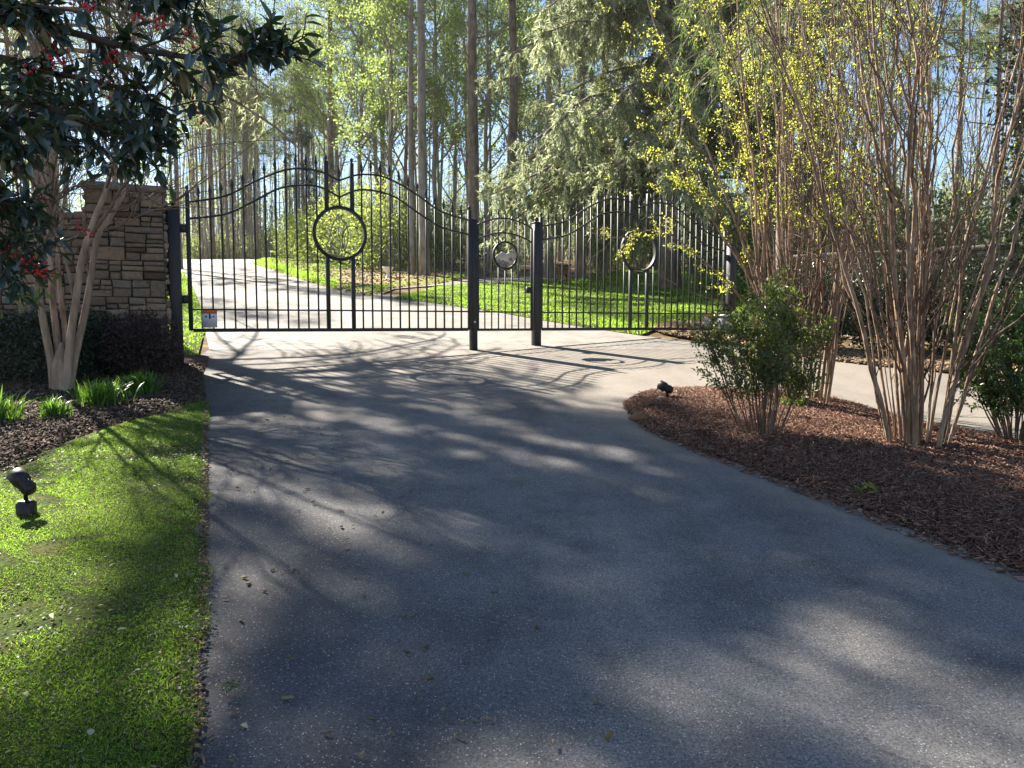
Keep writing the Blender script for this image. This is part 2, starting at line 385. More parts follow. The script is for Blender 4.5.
def scatter(poly, n, rng):
    poly = np.asarray(poly); lo, hi = poly.min(0), poly.max(0); out = np.zeros((0, 2))
    while len(out) < n:
        p = lo + rng.random((n, 2)) * (hi - lo); out = np.concatenate([out, p[inside(poly, p)]])
    return out[:n]

xs = np.concatenate([np.linspace(-900, -60, 12), np.arange(-55, 56, 2.5), np.linspace(60, 900, 12)])
ys = np.concatenate([np.linspace(-55, -10, 6), np.arange(-8, 64, 1.0), np.linspace(66, 140, 20), np.linspace(180, 1150, 12)])
gx, gy = np.meshgrid(xs, ys); nx = len(xs)
q = np.array([(j * nx + i, j * nx + i + 1, (j + 1) * nx + i + 1, (j + 1) * nx + i) for j in range(len(ys) - 1) for i in range(nx - 1)])
MB().add(np.column_stack([gx.ravel(), gy.ravel(), G(gy.ravel()) - .03]), q).build('ground', M['litter'])['kind'] = 'structure'

_e = np.array([gp(*p) for p in ((199, 768), (203, 640), (205, 560), (206, 450), (206, 400), (204, 378))])
def ex(y):
    y = np.asarray(y, float); return np.interp(y, _e[:, 1], _e[:, 0]) + np.minimum(y - _e[0, 1], 0) * .40 * -1
near_drive = [(2.0, -5), (-.2, -5), (.0, 0), (-1.03, 2.4), (-1.70, 3.97), (-2.54, 6.16), (-3.22, 7.9), (-4.08, 9.9), (-4.60, 11.2), (-4.85, 12.3), (6.5, 12.3), (16, 8.5), (16, -5)]
near_drive = [(2.0, -5), (-.2, -5), (-.1, 0)] + [(float(ex(y)) - .09, y) for y in (1.4, 2.4, 4, 6.2, 7.9)] + near_drive[7:]
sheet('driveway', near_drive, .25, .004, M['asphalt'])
left_edge = [gp(*p) for p in ((209, 352), (205, 330), (200, 305), (193, 287), (184, 273), (150, 264))]
right_edge = [gp(*p) for p in ((560, 258.5), (300, 256.5), (262, 260), (254, 264), (307, 280.5), (335, 289), (400, 297), (440, 304), (502, 313), (577, 326), (640, 336))]
far_drive = left_edge + [arr(-26, 45), arr(-24, 49), arr(-12, 50.5), arr(4, 53), arr(4, 50.5), arr(-11, 47.6)] + right_edge[2:] + [(4.0, 12.31)]
far_drive[0] = arr(-4.84, 12.32)
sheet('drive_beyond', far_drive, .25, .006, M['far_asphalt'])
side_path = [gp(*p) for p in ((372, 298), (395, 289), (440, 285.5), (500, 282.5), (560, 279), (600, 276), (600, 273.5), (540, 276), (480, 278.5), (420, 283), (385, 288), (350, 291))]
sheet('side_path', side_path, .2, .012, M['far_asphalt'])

# left lawn and mulch bed, island, far lawn, verges
lawn_poly = wobble(spline([(float(ex(y)) - .015, y) for y in (1.8, 3, 4, 5, 6.2, 7.8)] + [tuple(gp(*p)) for p in ((199, 399), (185, 408), (150, 418), (105, 430), (60, 448), (25, 466), (0, 477), (-60, 505), (-140, 545))], 8), .024, 3)
lawn_poly = np.concatenate([lawn_poly, [(-6.5, 1.0), (float(ex(1.0)) - .015, 1.0)]])
sheet('lawn', lawn_poly, .06, .018, M['lawn'], .03, .12)
bed_poly = wobble(spline([(-3.18, 7.95), (-3.95, 9.85), (-4.40, 11.2), (-4.6, 11.6)], 8), .01, 5)
bed_poly = np.concatenate([bed_poly, [(-12, 11.6), (-12, 4)], lawn_poly[:-2][::-1][:44] ])
sheet('mulch_bed', bed_poly, .08, .014, M['mulch_base'], .04, .2)
gb = lambda x, y: gp(x, y)
island_poly = wobble(spline([gb(622, 404), gb(640, 424), gb(690, 447), gb(760, 473), gb(850, 507), gb(940, 542), gb(1024, 574), (3.6, 1.9), (6.5, 1.2), (6.6, 4.0), (5.4, 5.2), (4.45, 6.1), (3.75, 7.15), gb(840, 402), gb(780, 394), gb(700, 390), gb(650, 393), gb(622, 404)], 7)[:-1], .012, 7)
sheet('mulch_island', island_poly, .06, .010, M['mulch_base'], .07, .5)
rbed_poly = wobble(spline([(2.7, 15.6), (3.0, 14.2), (3.8, 12.9), (4.7, 10.95), (6.6, 9.3), (9.5, 8.2), (14, 7.2)], 7), .015, 9)
rbed_poly = np.concatenate([rbed_poly, [(16, 7.5), (16, 17), (3.2, 17)]])
sheet('planting_bed', rbed_poly, .12, .016, M['litter'], .05, .4)
flawn_poly = [gp(*p) for p in ((393, 299), (440, 304.5), (502, 313.5), (577, 326.5), (640, 336))] + [arr(3.2, 16.0), arr(7, 17.5), arr(16, 20), arr(16, 31), gp(700, 268), gp(640, 269.5), gp(601, 274), gp(560, 280.5), gp(500, 284), gp(440, 287.5)]
flawn_poly = np.array(flawn_poly)
sheet('lawn_beyond', flawn_poly, .2, .014, M['lawn'], .05, .3)
verge_poly = np.array([gp(*p) for p in ((253, 264), (305, 281), (335, 290), (372, 297), (395, 288.5), (440, 284), (480, 277), (440, 271), (400, 272), (350, 268), (310, 259.5), (262, 260))])
sheet('verge', verge_poly, .2, .010, M['verge'], .12, 1.0)
strip_poly = np.array([(-4.62, 11.3)] + left_edge[:5][0:0] + [gp(*p) for p in ((204.5, 330), (199.5, 305), (192.5, 287), (183, 273))] + [gp(140, 268), arr(-8.5, 11.4)])
sheet('grass_strip', strip_poly, .15, .012, M['lawn'], .04, .3)

# ------------------------------------------------------------------ grass, mulch chips, litter (uncountable)
def grass(name, poly, n, rng, hl, wd, m, z0=.03, lean=.55, label='', bare=False):
    p = scatter(poly, n, rng); mb = MB()
    d, _ = edge_near(np.asarray(poly), p); hz = G(p[:, 1]) + z0 * np.clip(d / .1, .3, 1)
    if bare:
        q = np.sin(p[:, 0] * 4.7 + 2.1 * np.sin(p[:, 1] * 3.3 + p[:, 0])) + np.sin(p[:, 1] * 5.9 + 1.7 * np.sin(p[:, 0] * 4.1)) + .8 * np.sin(p[:, 0] * 17 + 3 * np.sin(p[:, 1] * 13)) + rng.normal(0, .5, n)
        k = q > -1.0; p, hz = p[k], hz[k]; n = len(p)
    patch = .7 + .6 * (np.sin(p[:, 0] * 3.1 + 1.3 * np.sin(p[:, 1] * 2.3)) * np.sin(p[:, 1] * 2.7 + .7)) * .5
    D = np.column_stack([rng.normal(0, lean, (n, 2)), np.ones(n)])
    mb.leaves(np.column_stack([p, hz]), D, rng.uniform(*hl, n) * patch, rng.uniform(*wd, n), rng, .25, 'blade')
    o = mb.build(name, m); return tag(o, label, 'grass', None, 'stuff')
def chips(name, poly, n, rng, ln, wd, m, zf, label, cat, tilt=.45):
    p = scatter(poly, n, rng); d, _ = edge_near(np.asarray(poly), p)
    z = G(p[:, 1]) + zf(d) + rng.uniform(0, .02, n)
    a = rng.uniform(0, 2 * PI, n); D = np.column_stack([np.cos(a), np.sin(a), rng.normal(0, tilt, n)])
    N = np.column_stack([rng.normal(0, tilt, (n, 2)), np.ones(n)])
    L = rng.uniform(*ln, n) * (1 + rng.random(n) ** 6); W = rng.uniform(*wd, n)
    D = nrm(D); S = nrm(np.cross(D, N)); Nn = np.cross(S, D); c = np.column_stack([p, z])
    h = (W * .22)[:, None]; V = []
    for sz in (-1, 1):
        for (sx, sy) in ((-1, -1), (1, -1), (1, 1), (-1, 1)):
            V.append(c + D * (L * .5 * sx)[:, None] * (1 if sy > 0 else .8) + S * (W * .5 * sy)[:, None] + Nn * h * sz)
    V = np.stack(V, 1); f = np.array([(4, 5, 6, 7), (0, 1, 5, 4), (1, 2, 6, 5), (2, 3, 7, 6), (3, 0, 4, 7)])
    mb = MB().add(V.reshape(-1, 3), (f[None] + (np.arange(n) * 8)[:, None, None]).reshape(-1, 4))
    return tag(mb.build(name, m), label, cat, None, 'stuff')
rng = np.random.default_rng(11)
vis_lawn = np.array([p for p in lawn_poly]); 
lw = vis_lawn.copy(); lw[:-2, 0] += .02; lw[:, 0] = np.maximum(lw[:, 0], -5.6); lw[:, 1] = np.maximum(lw[:, 1], 1.7)
grass('grass', lw, 320000, rng, (.008, .034), (.0018, .0042), M['grass'], .046, .8, 'mossy green lawn grass along the left edge of the drive', True)
chips('thatch', lw, 9000, rng, (.006, .022), (.002, .005), M['litterleaf'], lambda d: .05 + 0 * d, 'dry thatch and leaf bits lying in the left lawn', 'thatch', .3)
p = scatter(lw, 26000, rng); mb = MB()
patch = np.sin(p[:, 0] * 2.1 + .5) * np.sin(p[:, 1] * 1.7 + 1.1 * p[:, 0]) + rng.normal(0, .5, len(p))
p = p[patch > .35]; n = len(p)
mb.leaves(np.column_stack([p, G(p[:, 1]) + .055]), np.column_stack([rng.normal(0, 1, (n, 2)), rng.uniform(0, .5, n)]), rng.uniform(.012, .026, n), rng.uniform(.01, .018, n), rng, .15, N=np.tile(arr(0, 0, 1), (n, 1)) + rng.normal(0, .4, (n, 3)))
tag(mb.build('clover', M['moss']), 'small clover and weeds mixed into the left lawn', 'weeds', None, 'stuff')
tuft = [(-3.75, 8.3), (-3.42, 8.4), (-3.62, 9.0), (-3.85, 9.4), (-4.25, 8.7)]
grass('grass', tuft, 2500, rng, (.03, .08), (.004, .007), M['grass'], .03, .7, 'thin weedy grass patch at the corner of bed and drive')
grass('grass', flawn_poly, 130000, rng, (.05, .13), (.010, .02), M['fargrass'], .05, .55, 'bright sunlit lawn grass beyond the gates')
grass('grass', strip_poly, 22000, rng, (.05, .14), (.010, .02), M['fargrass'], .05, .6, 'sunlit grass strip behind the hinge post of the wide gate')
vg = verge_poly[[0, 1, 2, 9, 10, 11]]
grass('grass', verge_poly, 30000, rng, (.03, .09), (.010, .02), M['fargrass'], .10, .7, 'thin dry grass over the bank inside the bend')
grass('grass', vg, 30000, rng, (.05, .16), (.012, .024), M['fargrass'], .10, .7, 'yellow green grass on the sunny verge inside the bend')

rng = np.random.default_rng(21)
isl_vis = island_poly.copy(); isl_vis[:, 0] = np.minimum(isl_vis[:, 0], 5.4); isl_vis[:, 1] = np.maximum(isl_vis[:, 1], 2.2)
chips('mulch', isl_vis, 1600, rng, (.02, .055), (.006, .014), M['chips'], lambda d: .012 + .07 * np.clip(d / .5, 0, 1) ** .7, 'larger bark pieces lying in the mulch of the island', 'mulch', .35)
spill = np.array([gp(*p) for p in ((622, 408), (640, 429), (690, 453), (760, 480), (850, 515), (940, 552), (1024, 585), (1030, 570), (940, 536), (850, 501), (760, 468), (690, 443), (640, 421), (630, 406))])
chips('mulch', spill, 1500, rng, (.012, .045), (.004, .012), M['chips'], lambda d: .006 + 0 * d, 'stray bark mulch spilled onto the edge of the asphalt', 'mulch', .15)
chips('mulch', isl_vis, 150000, rng, (.008, .055), (.0018, .0065), M['chips'], lambda d: .012 + .07 * np.clip(d / .5, 0, 1) ** .7, 'reddish brown shredded bark mulch on the island beside the drive', 'mulch')
bv = bed_poly.copy(); bv[:, 0] = np.maximum(bv[:, 0], -6.6); bv[:, 1] = np.clip(bv[:, 1], 4.4, 10.6)
chips('mulch', bv, 24000, rng, (.015, .05), (.006, .02), M['darkleaf'], lambda d: .018 + .04 * np.clip(d / .2, 0, 1) ** .7, 'dark leaf strewn mulch under the pale multi stemmed tree', 'mulch', .6)
chips('leaf_litter', rbed_poly[:30], 9000, rng, (.03, .08), (.02, .04), M['litterleaf'], lambda d: .02 + .05 * np.clip(d / .4, 0, 1) ** .7, 'brown leaf litter in the bed below the shaded stone wall', 'leaf litter', .5)
_yy = np.linspace(1.9, 8.0, 12); ed = np.array([(float(ex(y)) + .014, y) for y in _yy] + [(float(ex(y)) - .03, y) for y in _yy[::-1]])
chips('debris', ed, 1300, rng, (.006, .026), (.004, .011), M['litterleaf'], lambda d: .008 + 0 * d, 'dead leaves and grit along the edge of the asphalt', 'debris', .35)
rd = [(-.9, 2.2), (-3.8, 9.6), (1.5, 9.5), (2.4, 6), (3.0, 3.2), (2.4, 2.2)]
n = 330; p = scatter(rd, n, rng); mb = MB()
mb.leaves(np.column_stack([p, G(p[:, 1]) + .008]), np.column_stack([rng.normal(0, 1, (n, 2)), rng.uniform(0, .2, n)]), rng.uniform(.006, .018, n), rng.uniform(.004, .010, n), rng, .1, N=np.tile(arr(0, 0, 1), (n, 1)))
tag(mb.build('debris', M['fallen']), 'pale petals and specks scattered over the asphalt', 'debris', None, 'stuff')
lt = [(-1.0, 2.3), (-3.7, 9.4), (-2.6, 9.4), (.6, 2.3)]
chips('debris', lt, 150, rng, (.012, .035), (.005, .016), M['litterleaf'], lambda d: .006 + 0 * d, 'small dead leaves and twig bits lying on the left half of the asphalt', 'debris', .2)
chips('leaf_litter', verge_poly, 3000, rng, (.04, .10), (.03, .05), M['litterleaf'], lambda d: .015 + .12 * np.clip(d / 1.0, 0, 1) ** .7, 'tan fallen leaves on the bank inside the bend', 'leaf litter', .5)

fl_spots = [(30, 577, 'curled cream leaf on the lawn below the spotlight'), (66, 581, 'flat yellow leaf on the lawn'), (176, 590, 'pale green leaf on the lawn near the drive edge'),
            (20, 609, 'small buff leaf at the far side of the lawn'), (118, 650, 'small pale triangular leaf in the middle of the lawn'), (24, 714, 'cream leaf lying low on the front of the lawn'),
            (52, 632, 'pale leaf half sunk in mossy grass'), (92, 752, 'grey dried leaf at the front of the lawn'), (241, 728, 'curled cream leaf on the asphalt near the lawn')]
for k, (px, py, lb) in enumerate(fl_spots):
    g0 = gp(px, py); mb = MB(); z = G(g0[1]) + (.012 if px > 205 else .075)
    mb.leaves([(g0[0], g0[1], z)], [(1, rng.normal(0, 1.2), .10 * rng.normal())], rng.uniform(.03, .05), rng.uniform(.014, .026), rng, rng.uniform(.02, .3), 'oval', N=arr([rng.normal(0, .35), rng.normal(0, .35), 1]))
    tag(mb.build('fallen_leaf', M['fallen'], smooth=True), lb, 'leaf', 'fallen leaves')

# ------------------------------------------------------------------ iron gates
def rod(mb, pts, r, sides=6): mb.tubes(np.array(pts, float), np.full(len(pts), r), sides)
def sqbar(mb, x0, x1, z0, z1, w): mb.box(x0, x1, -w / 2, w / 2, z0, z1, 0, min(.006, w * .15))
FIN = [(0.0, -.012), (.013, -.008), (.013, .004), (.009, .012), (.019, .030), (.018, .042), (.008, .085), (.002, .115)]
BALL = [(.0, 0), (.016, .002), (.012, .014), (.024, .026), (.031, .042), (.026, .060), (.012, .072), (.0, .076)]
GATE_Z = 1.525
def rail_curve(L, top):
    """the swept double-S of a leaf, dipping to a V at the centre; heights above the bottom bar"""
    s = np.array([0, .116, .205, .288, .352, .41, .45, .5]) * L
    h = np.array([1.71, 1.82, 2.03, 2.20, 2.275, 2.275, 2.24, 2.155]) if top else np.array([1.49, 1.58, 1.77, 1.97, 2.04, 2.055, 2.02, 1.92])
    p = spline(np.column_stack([s, h]), 8)
    return np.concatenate([p, np.column_stack([L - p[:-1, 0], p[:-1, 1]])[::-1]])
def drive_gate(loc, ang, L, label, emblem, sign_s):
    g = thing('driveway_gate', label, 'gate', loc, ang)
    mb = MB(); W = .055
    for x in (0, L):
        mb2 = MB(); sqbar(mb2, x - W / 2, x + W / 2, 0, 1.86, W); st = mb2.build('stile', M['metal'], g)
        MB().lathe([(a * .8, b) for a, b in BALL], 12, 0, (x, 0, 1.86)).build('finial', M['metal'], st, True)
    mb2 = MB(); sqbar(mb2, W / 2, L - W / 2, -.02, .03, .05); mb2.build('bottom_rail', M['metal'], g)
    mb2 = MB(); sqbar(mb2, W / 2, L - W / 2, .275, .298, .026); mb2.build('lower_rail', M['metal'], g)
    tc, bc = rail_curve(L, True), rail_curve(L, False)
    for c in (tc, bc):
        k = (c[:, 0] >= 0) & (c[:, 0] <= L)
        mb2 = MB(); rod(mb2, np.column_stack([c[k, 0], 0 * c[k, 0], c[k, 1]]), .0145, 8); mb2.build('curved_rail', M['metal'], g, True)
    gap, rc, R = .37, 1.40, .375
    for s in (-1, 1):
        x = L / 2 + s * gap / 2; dz = math.sqrt(R * R - (gap / 2) ** 2)
        mb2 = MB(); sqbar(mb2, x - .027, x + .027, .03, rc - dz - .005, .055); mb2.build('centre_bar', M['metal'], g); mb2 = MB(); sqbar(mb2, x - .027, x + .027, rc + dz + .005, 2.42, .055)
        cb = mb2.build('centre_bar', M['metal'], g)
        MB().lathe([(a * .8, b) for a, b in BALL], 12, 0, (x, 0, 2.42)).build('finial', M['metal'], cb, True)
    a = np.linspace(0, 2 * PI, 57)
    mb2 = MB()
    prof = [(R - .025, -.03), (R + .02, -.03), (R + .02, .03), (R - .025, .03), (R - .025, -.03)]
    mb2.lathe(prof, 56, 0, (L / 2, 0, rc), [[1, 0, 0], [0, 0, 1], [0, 1, 0]])
    ring = mb2.build('ring', M['metal'], g)
    pitch = (L / 2 - gap / 2) / 13; FB = [(a * 1.3, b * 1.25) for a, b in FIN]
    xs = [pitch * i for i in range(1, 13)] + [L / 2] + [L - pitch * i for i in range(1, 13)]
    for x in xs:
        zt = np.interp(x, tc[:, 0], tc[:, 1]) + .065
        mb2 = MB(); w = .0105; dx = abs(x - L / 2)
        if dx < R:
            dz = math.sqrt(R * R - dx * dx); segs = [(.03, rc - dz), (rc + dz, zt)]
        else: segs = [(.03, zt)]
        if len(segs) > 1: MB().box(x - w, x + w, -w, w, *segs[0]).build('picket', M['metal'], g)
        mb2.box(x - w, x + w, -w, w, *segs[-1])
        pk = mb2.build('picket', M['metal'], g)
        MB().lathe(FB, 8, 0, (x, 0, zt)).build('finial', M['metal'], pk, True)
    if emblem:
        # horse-head cut-out facing the hinge side with a thin curled rod beside it
        hp = [(-.155, .02), (-.185, -.08), (-.215, -.15), (-.205, -.195), (-.165, -.21), (-.13, -.185), (-.105, -.12), (-.055, -.075), (-.02, -.10), (-.03, -.20), (-.05, -.29), (.03, -.30), (.055, -.21), (.085, -.10), (.10, .02), (.085, .115), (.05, .18), (.015, .215), (.005, .285), (-.03, .235), (-.045, .295), (-.075, .225), (-.115, .16), (-.14, .09)]
        hc = spline(np.array([(L / 2 + x + .02, 0, rc + z - .02) for x, z in hp + hp[:1]]), 4)
        mb2 = MB(); rod(mb2, hc, .010); mb2.build('cut_out', M['plate'], ring, True)
        for st_ in ([(.05, .17), (.02, .05), (.045, -.08), (.02, -.20)], [(-.02, .18), (-.045, .04), (-.02, -.06)], [(-.10, .11), (-.075, .09), (-.055, .10)]):
            mb2 = MB(); rod(mb2, spline(np.array([(L / 2 + x + .02, 0, rc + z - .02) for x, z in st_]), 5), .008); mb2.build('inner_strand', M['plate'], ring, True)
        t = np.linspace(rad(55), rad(235), 22)
        mb2 = MB(); rod(mb2, np.column_stack([L / 2 + .18 + .15 * np.cos(t), 0 * t, rc - .10 + .22 * np.sin(t)]), .009); mb2.build('curled_rod', M['metal'], ring, True)
    # warning plate
    s = sign_s; mb2 = MB().box(s - .095, s + .095, -.034, -.026, .04, .275, 0); sg = mb2.build('warning_plate', M['sign'], g)
    MB().box(s - .095, s + .095, -.0375, -.0345, .232, .275).build('header_band', M['orange'], sg)
    pm = MB(); y0, y1 = -.0375, -.0345
    pm.box(s - .010, s + .012, y0, y1, .160, .215).box(s - .004, s + .034, y0, y1, .180, .188).box(s - .03, s + .03, y0, y1, .157, .1595)
    pm.prism([(s - .065, .188), (s - .035, .168), (s - .035, .208)], y0, y1); pm.prism([(s + .068, .188), (s + .042, .174), (s + .042, .202)], y0, y1)
    pm.lathe([(.0, -.0015), (.011, -.0015), (.011, .0015), (0, .0015)], 12, 0, (s + .001, -.036, .221), [[1, 0, 0], [0, 0, 1], [0, 1, 0]])
    pm.build('pictogram', M['ink'], sg)
    pm = MB()
    for z in (.140, .118, .104, .090, .072): pm.box(s - .085, s + (.08 if z != .104 else .03), y0, y1, z, z + .005)
    pm.build('fine_print', M['grey'], sg)
    return g
def hinges(parent, pts, m=None):
    for (x, y, z) in pts:
        MB().box(x - .05, x + .05, y - .03, y + .03, z - .055, z + .055, 0, .008).build('hinge', M['metal'], parent)

GA = math.atan2(1.8, 3.66); GL = 4.08
left_gate = drive_gate((-4.33, 10.42, GATE_Z), GA, GL, 'wide black iron gate leaf with horse head cut-out in its ring, beside the stone pier', True, .235)
hinges(left_gate, [(-.07, 0, .42), (-.07, 0, 1.36)])
RA = math.atan2(.95, 1.76)
right_gate = drive_gate((.48, 12.95, GATE_Z), RA, GL, 'black iron gate leaf with an empty ring, partly behind the yellow leaved bush', False, GL - .42)
hinges(right_gate, [(GL + .07, 0, .42), (GL + .07, 0, 1.36)])

def post(x, y, w, top, label, ball=True, ang=GA):
    z = float(G(y)); p = thing('gate_post', label, 'gate post', (x, y, z), ang, 'black gate posts')
    MB().box(-w / 2, w / 2, -w / 2, w / 2, -.2, top - z, 0, .006).build('shaft', M['metal'], p)
    c = MB().box(-w / 2 - .008, w / 2 + .008, -w / 2 - .008, w / 2 + .008, top - z + .001, top - z + .022, 0, .006).build('cap', M['metal'], p)
    if ball: MB().lathe([(a * 1.25, b * 1.1) for a, b in BALL], 14, 0, (0, 0, top - z + .022)).build('ball', M['metal'], c, True)
    return p
post(-4.465, 10.28, .15, 3.13, 'thick black hinge post with ball top beside the stone pier')
mp = post(-.615, 12.3, .105, 3.24, 'black latch post with plain flat top between wide gate and walk gate', False)
rp = post(.405, 12.88, .125, 3.27, 'black post with ball top between walk gate and ringed leaf behind yellow bush')
post(4.22, 14.97, .15, 3.13, 'black hinge post almost hidden behind the yellow leaved bush')
MB().lathe([(.0, -.006), (.016, -.006), (.016, .004), (0, .006)], 12, 0, (0, -.059, .45), [[1, 0, 0], [0, 0, 1], [0, 1, 0]]).build('lock_barrel', M['sign'], mp)

# pedestrian gate between the two posts
wa = math.atan2(.58, 1.02); wl = 1.0
wg = thing('walk_gate', 'narrow black iron walk gate with small ringed tan plate between two posts', 'gate', (-.545, 12.34, GATE_Z), wa)
for x in (.0, wl):
    mb = MB(); sqbar(mb, x - .018, x + .018, -.02, 1.66, .036); mb.build('stile', M['metal'], wg)
for z0, z1 in ((-.02, .02), (.275, .298)):
    mb = MB(); sqbar(mb, .019, wl - .019, z0, z1, .03); mb.build('cross_rail', M['metal'], wg)
t = np.linspace(0, 1, 25)
arch = {}
for hh, nm in ((1.66, 'top'), (1.43, 'low')):
    z = hh + .13 * np.sin(PI * t) ** .9; arch[nm] = z
    mb = MB(); rod(mb, np.column_stack([.0 + wl * t, 0 * t, z]), .013, 8); mb.build('curved_rail', M['metal'], wg, True)
wr, wz = .215, 1.20
mb = MB(); mb.lathe([(wr - .016, -.022), (wr + .014, -.022), (wr + .014, .022), (wr - .016, .022), (wr - .016, -.022)], 44, 0, (wl / 2, 0, wz), [[1, 0, 0], [0, 0, 1], [0, 1, 0]]); wring = mb.build('ring', M['metal'], wg)
tp = [(-.195, -.05), (-.15, -.13), (-.05, -.19), (.05, -.19), (.14, -.14), (.195, -.04), (.19, .05), (.12, .03), (.07, .06), (.03, .02), (-.02, .05), (-.06, .06), (-.09, .03), (-.14, .01)]
MB().prism([(wl / 2 + x, wz + z) for x, z in tp], -.006, .006).build('cut_out', M['tan'], wring)
mb = MB()
for (x, z, r) in ((-.11, -.11, .035), (-.05, -.13, .045), (.02, -.14, .04), (.10, -.06, .03)):
    a = np.linspace(0, 2 * PI, 11)[:-1]; rr = r * (1 + .3 * np.sin(a * 3 + x * 40)); mb.prism(list(zip(wl / 2 + x + rr * np.cos(a), wz + z + rr * np.sin(a))), -.011, -.0065)
mb.build('dark_inlay', M['plate'], wring)
for i in range(1, 8):
    x = wl * i / 8; zt = np.interp(x, wl * t, arch['top']) + .06; dx = abs(x - wl / 2); mb = MB(); w = .008
    segs = [(.02, wz - math.sqrt(wr ** 2 - dx ** 2)), (wz + math.sqrt(wr ** 2 - dx ** 2), zt)] if dx < wr else [(.02, zt)]
    if len(segs) > 1: MB().box(x - w, x + w, -w, w, *segs[0]).build('picket', M['metal'], wg)
    mb.box(x - w, x + w, -w, w, *segs[-1])
    pk = mb.build('picket', M['metal'], wg); MB().lathe([(a * .85, b * .85) for a, b in FIN], 8, 0, (x, 0, zt)).build('finial', M['metal'], pk, True)
MB().box(wl - .10, wl - .02, -.03, .03, .60, .70, 0, .006).build('latch', M['metal'], wg)
hinges(wg, [(-.03, 0, 1.20), (-.03, 0, .35)])
# operator box of the far leaf
ob = thing('gate_operator', 'small grey gate motor box beside the end of the right gate leaf', 'motor box', (3.95, 14.35, float(G(14.35))), RA)
MB().box(-.15, .15, -.13, .13, .0, .34, 0, .02).build('housing', M['boxgrey'], ob); MB().box(-.165, .165, -.145, .145, .341, .39, 0, .015).build('lid', M['white'], ob)
lb = MB().box(-.10, .10, -.134, -.131, .2, .3).build('label_plate', M['sign'], ob); MB().box(-.10, .10, -.138, -.1345, .27, .30).build('header_band', M['orange'], lb)

# ------------------------------------------------------------------ stone walls
def ashlar(mb, L, H, y, rng, side=1):
    """random squared stones over an L x H face at depth y (front looks to -y)"""
    def cut(x0, x1, z0, z1):
        w, h = x1 - x0, z1 - z0
        if w > .50 or (w > .26 and w > 3.2 * h and rng.random() < .8) or (w > .3 and rng.random() < .3):
            c = x0 + w * rng.uniform(.35, .65); cut(x0, c, z0, z1); cut(c, x1, z0, z1); return
        if h > .23 or (h > .12 and rng.random() < .66):
            c = z0 + h * rng.uniform(.38, .62); cut(x0, x1, z0, c); cut(x0, x1, c, z1); return
        g = .007; d = rng.uniform(.012, .05)
        x0, x1, z0, z1 = x0 + g, x1 - g, z0 + g, z1 - g
        j = lambda: rng.uniform(-.007, .007); b = min(.016, (x1 - x0) * .15, (z1 - z0) * .15)
        F0 = [(x0 + j(), y - .001, z0 + j()), (x1 + j(), y - .001, z0 + j()), (x1 + j(), y - .001, z1 + j()), (x0 + j(), y - .001, z1 + j())]
        F1 = [(p[0], y - d * .75, p[2]) for p in F0]
        tx, tz = rng.uniform(-.012, .012), rng.uniform(-.012, .012)
        F2 = [(x0 + b + j(), y - d - tx, z0 + b + j()), (x1 - b + j(), y - d + tx, z0 + b + j()), (x1 - b + j(), y - d + tx + tz, z1 - b + j()), (x0 + b + j(), y - d - tx + tz, z1 - b + j())]
        V = F0 + F1 + F2
        f = [(i, (i + 1) % 4, 4 + (i + 1) % 4, 4 + i) for i in range(4)] + [(4 + i, 4 + (i + 1) % 4, 8 + (i + 1) % 4, 8 + i) for i in range(4)] + [(8, 9, 10, 11)]
        mb.add(V, f)
    z = 0.0
    while z < H - .02:
        h = min(rng.uniform(.22, .5), H - z)
        if H - z - h < .12: h = H - z
        x = 0.0
        while x < L - .02:
            w_ = min(rng.uniform(.4, 1.1), L - x)
            if L - x - w_ < .15: w_ = L - x
            cut(x, x + w_, z, z + h); x += w_
        z += h
def stone_block(name, label, cat, loc, ang, L, H, T, seed, capo=.05, caph=.09, group=None):
    rng = np.random.default_rng(seed); r = thing(name, label, cat, loc, ang, group)
    MB().box(0, L, 0, T, -.3, H).build('core', M['mortar'], r)
    mb = MB(); ashlar(mb, L, H, 0, rng)
    for (ln, off, rot) in ((T, (L, 0), PI / 2), (T, (0, T), -PI / 2), (L, (L, T), PI)):
        s = MB(); ashlar(s, ln, H, 0, rng)
        V = np.concatenate(s.v); c, sn = math.cos(rot), math.sin(rot)
        V2 = np.column_stack([V[:, 0] * c - V[:, 1] * sn + off[0], V[:, 0] * sn + V[:, 1] * c + off[1], V[:, 2]])
        mb.add(V2, np.concatenate(s.f))
    mb.build('stone_face', M['stone'], r)
    mb = MB(); x = -capo
    while x < L + capo - .01:
        w_ = min(rng.uniform(.45, .7), L + capo - x)
        if L + capo - x - w_ < .2: w_ = L + capo - x
        mb.box(x + .003, x + w_ - .003, -capo + rng.uniform(-.01, .01), T + capo, H + .002, H + caph + rng.uniform(-.012, .01), 0, .014); x += w_
    mb.build('coping', M['cap'], r)
    return r
zb = float(G(10.0))
stone_block('stone_pier', 'tall stacked stone pier with flat cap beside the black hinge post', 'stone pier', (-5.33, 9.77, zb - .1), rad(23), .88, 2.42, .40, 4)
stone_block('stone_wall', 'low stacked stone wall behind the pale multi stemmed tree', 'stone wall', (-10.0, 9.75, zb - .1), rad(1.5), 4.66, 2.06, .4, 5)
stone_block('stone_wall', 'shaded stone wall seen between the bare stems of the two tall bushes', 'stone wall', (5.25, 14.6, float(G(12.5)) - .35), rad(-37), 7.6, 1.95, .45, 7)

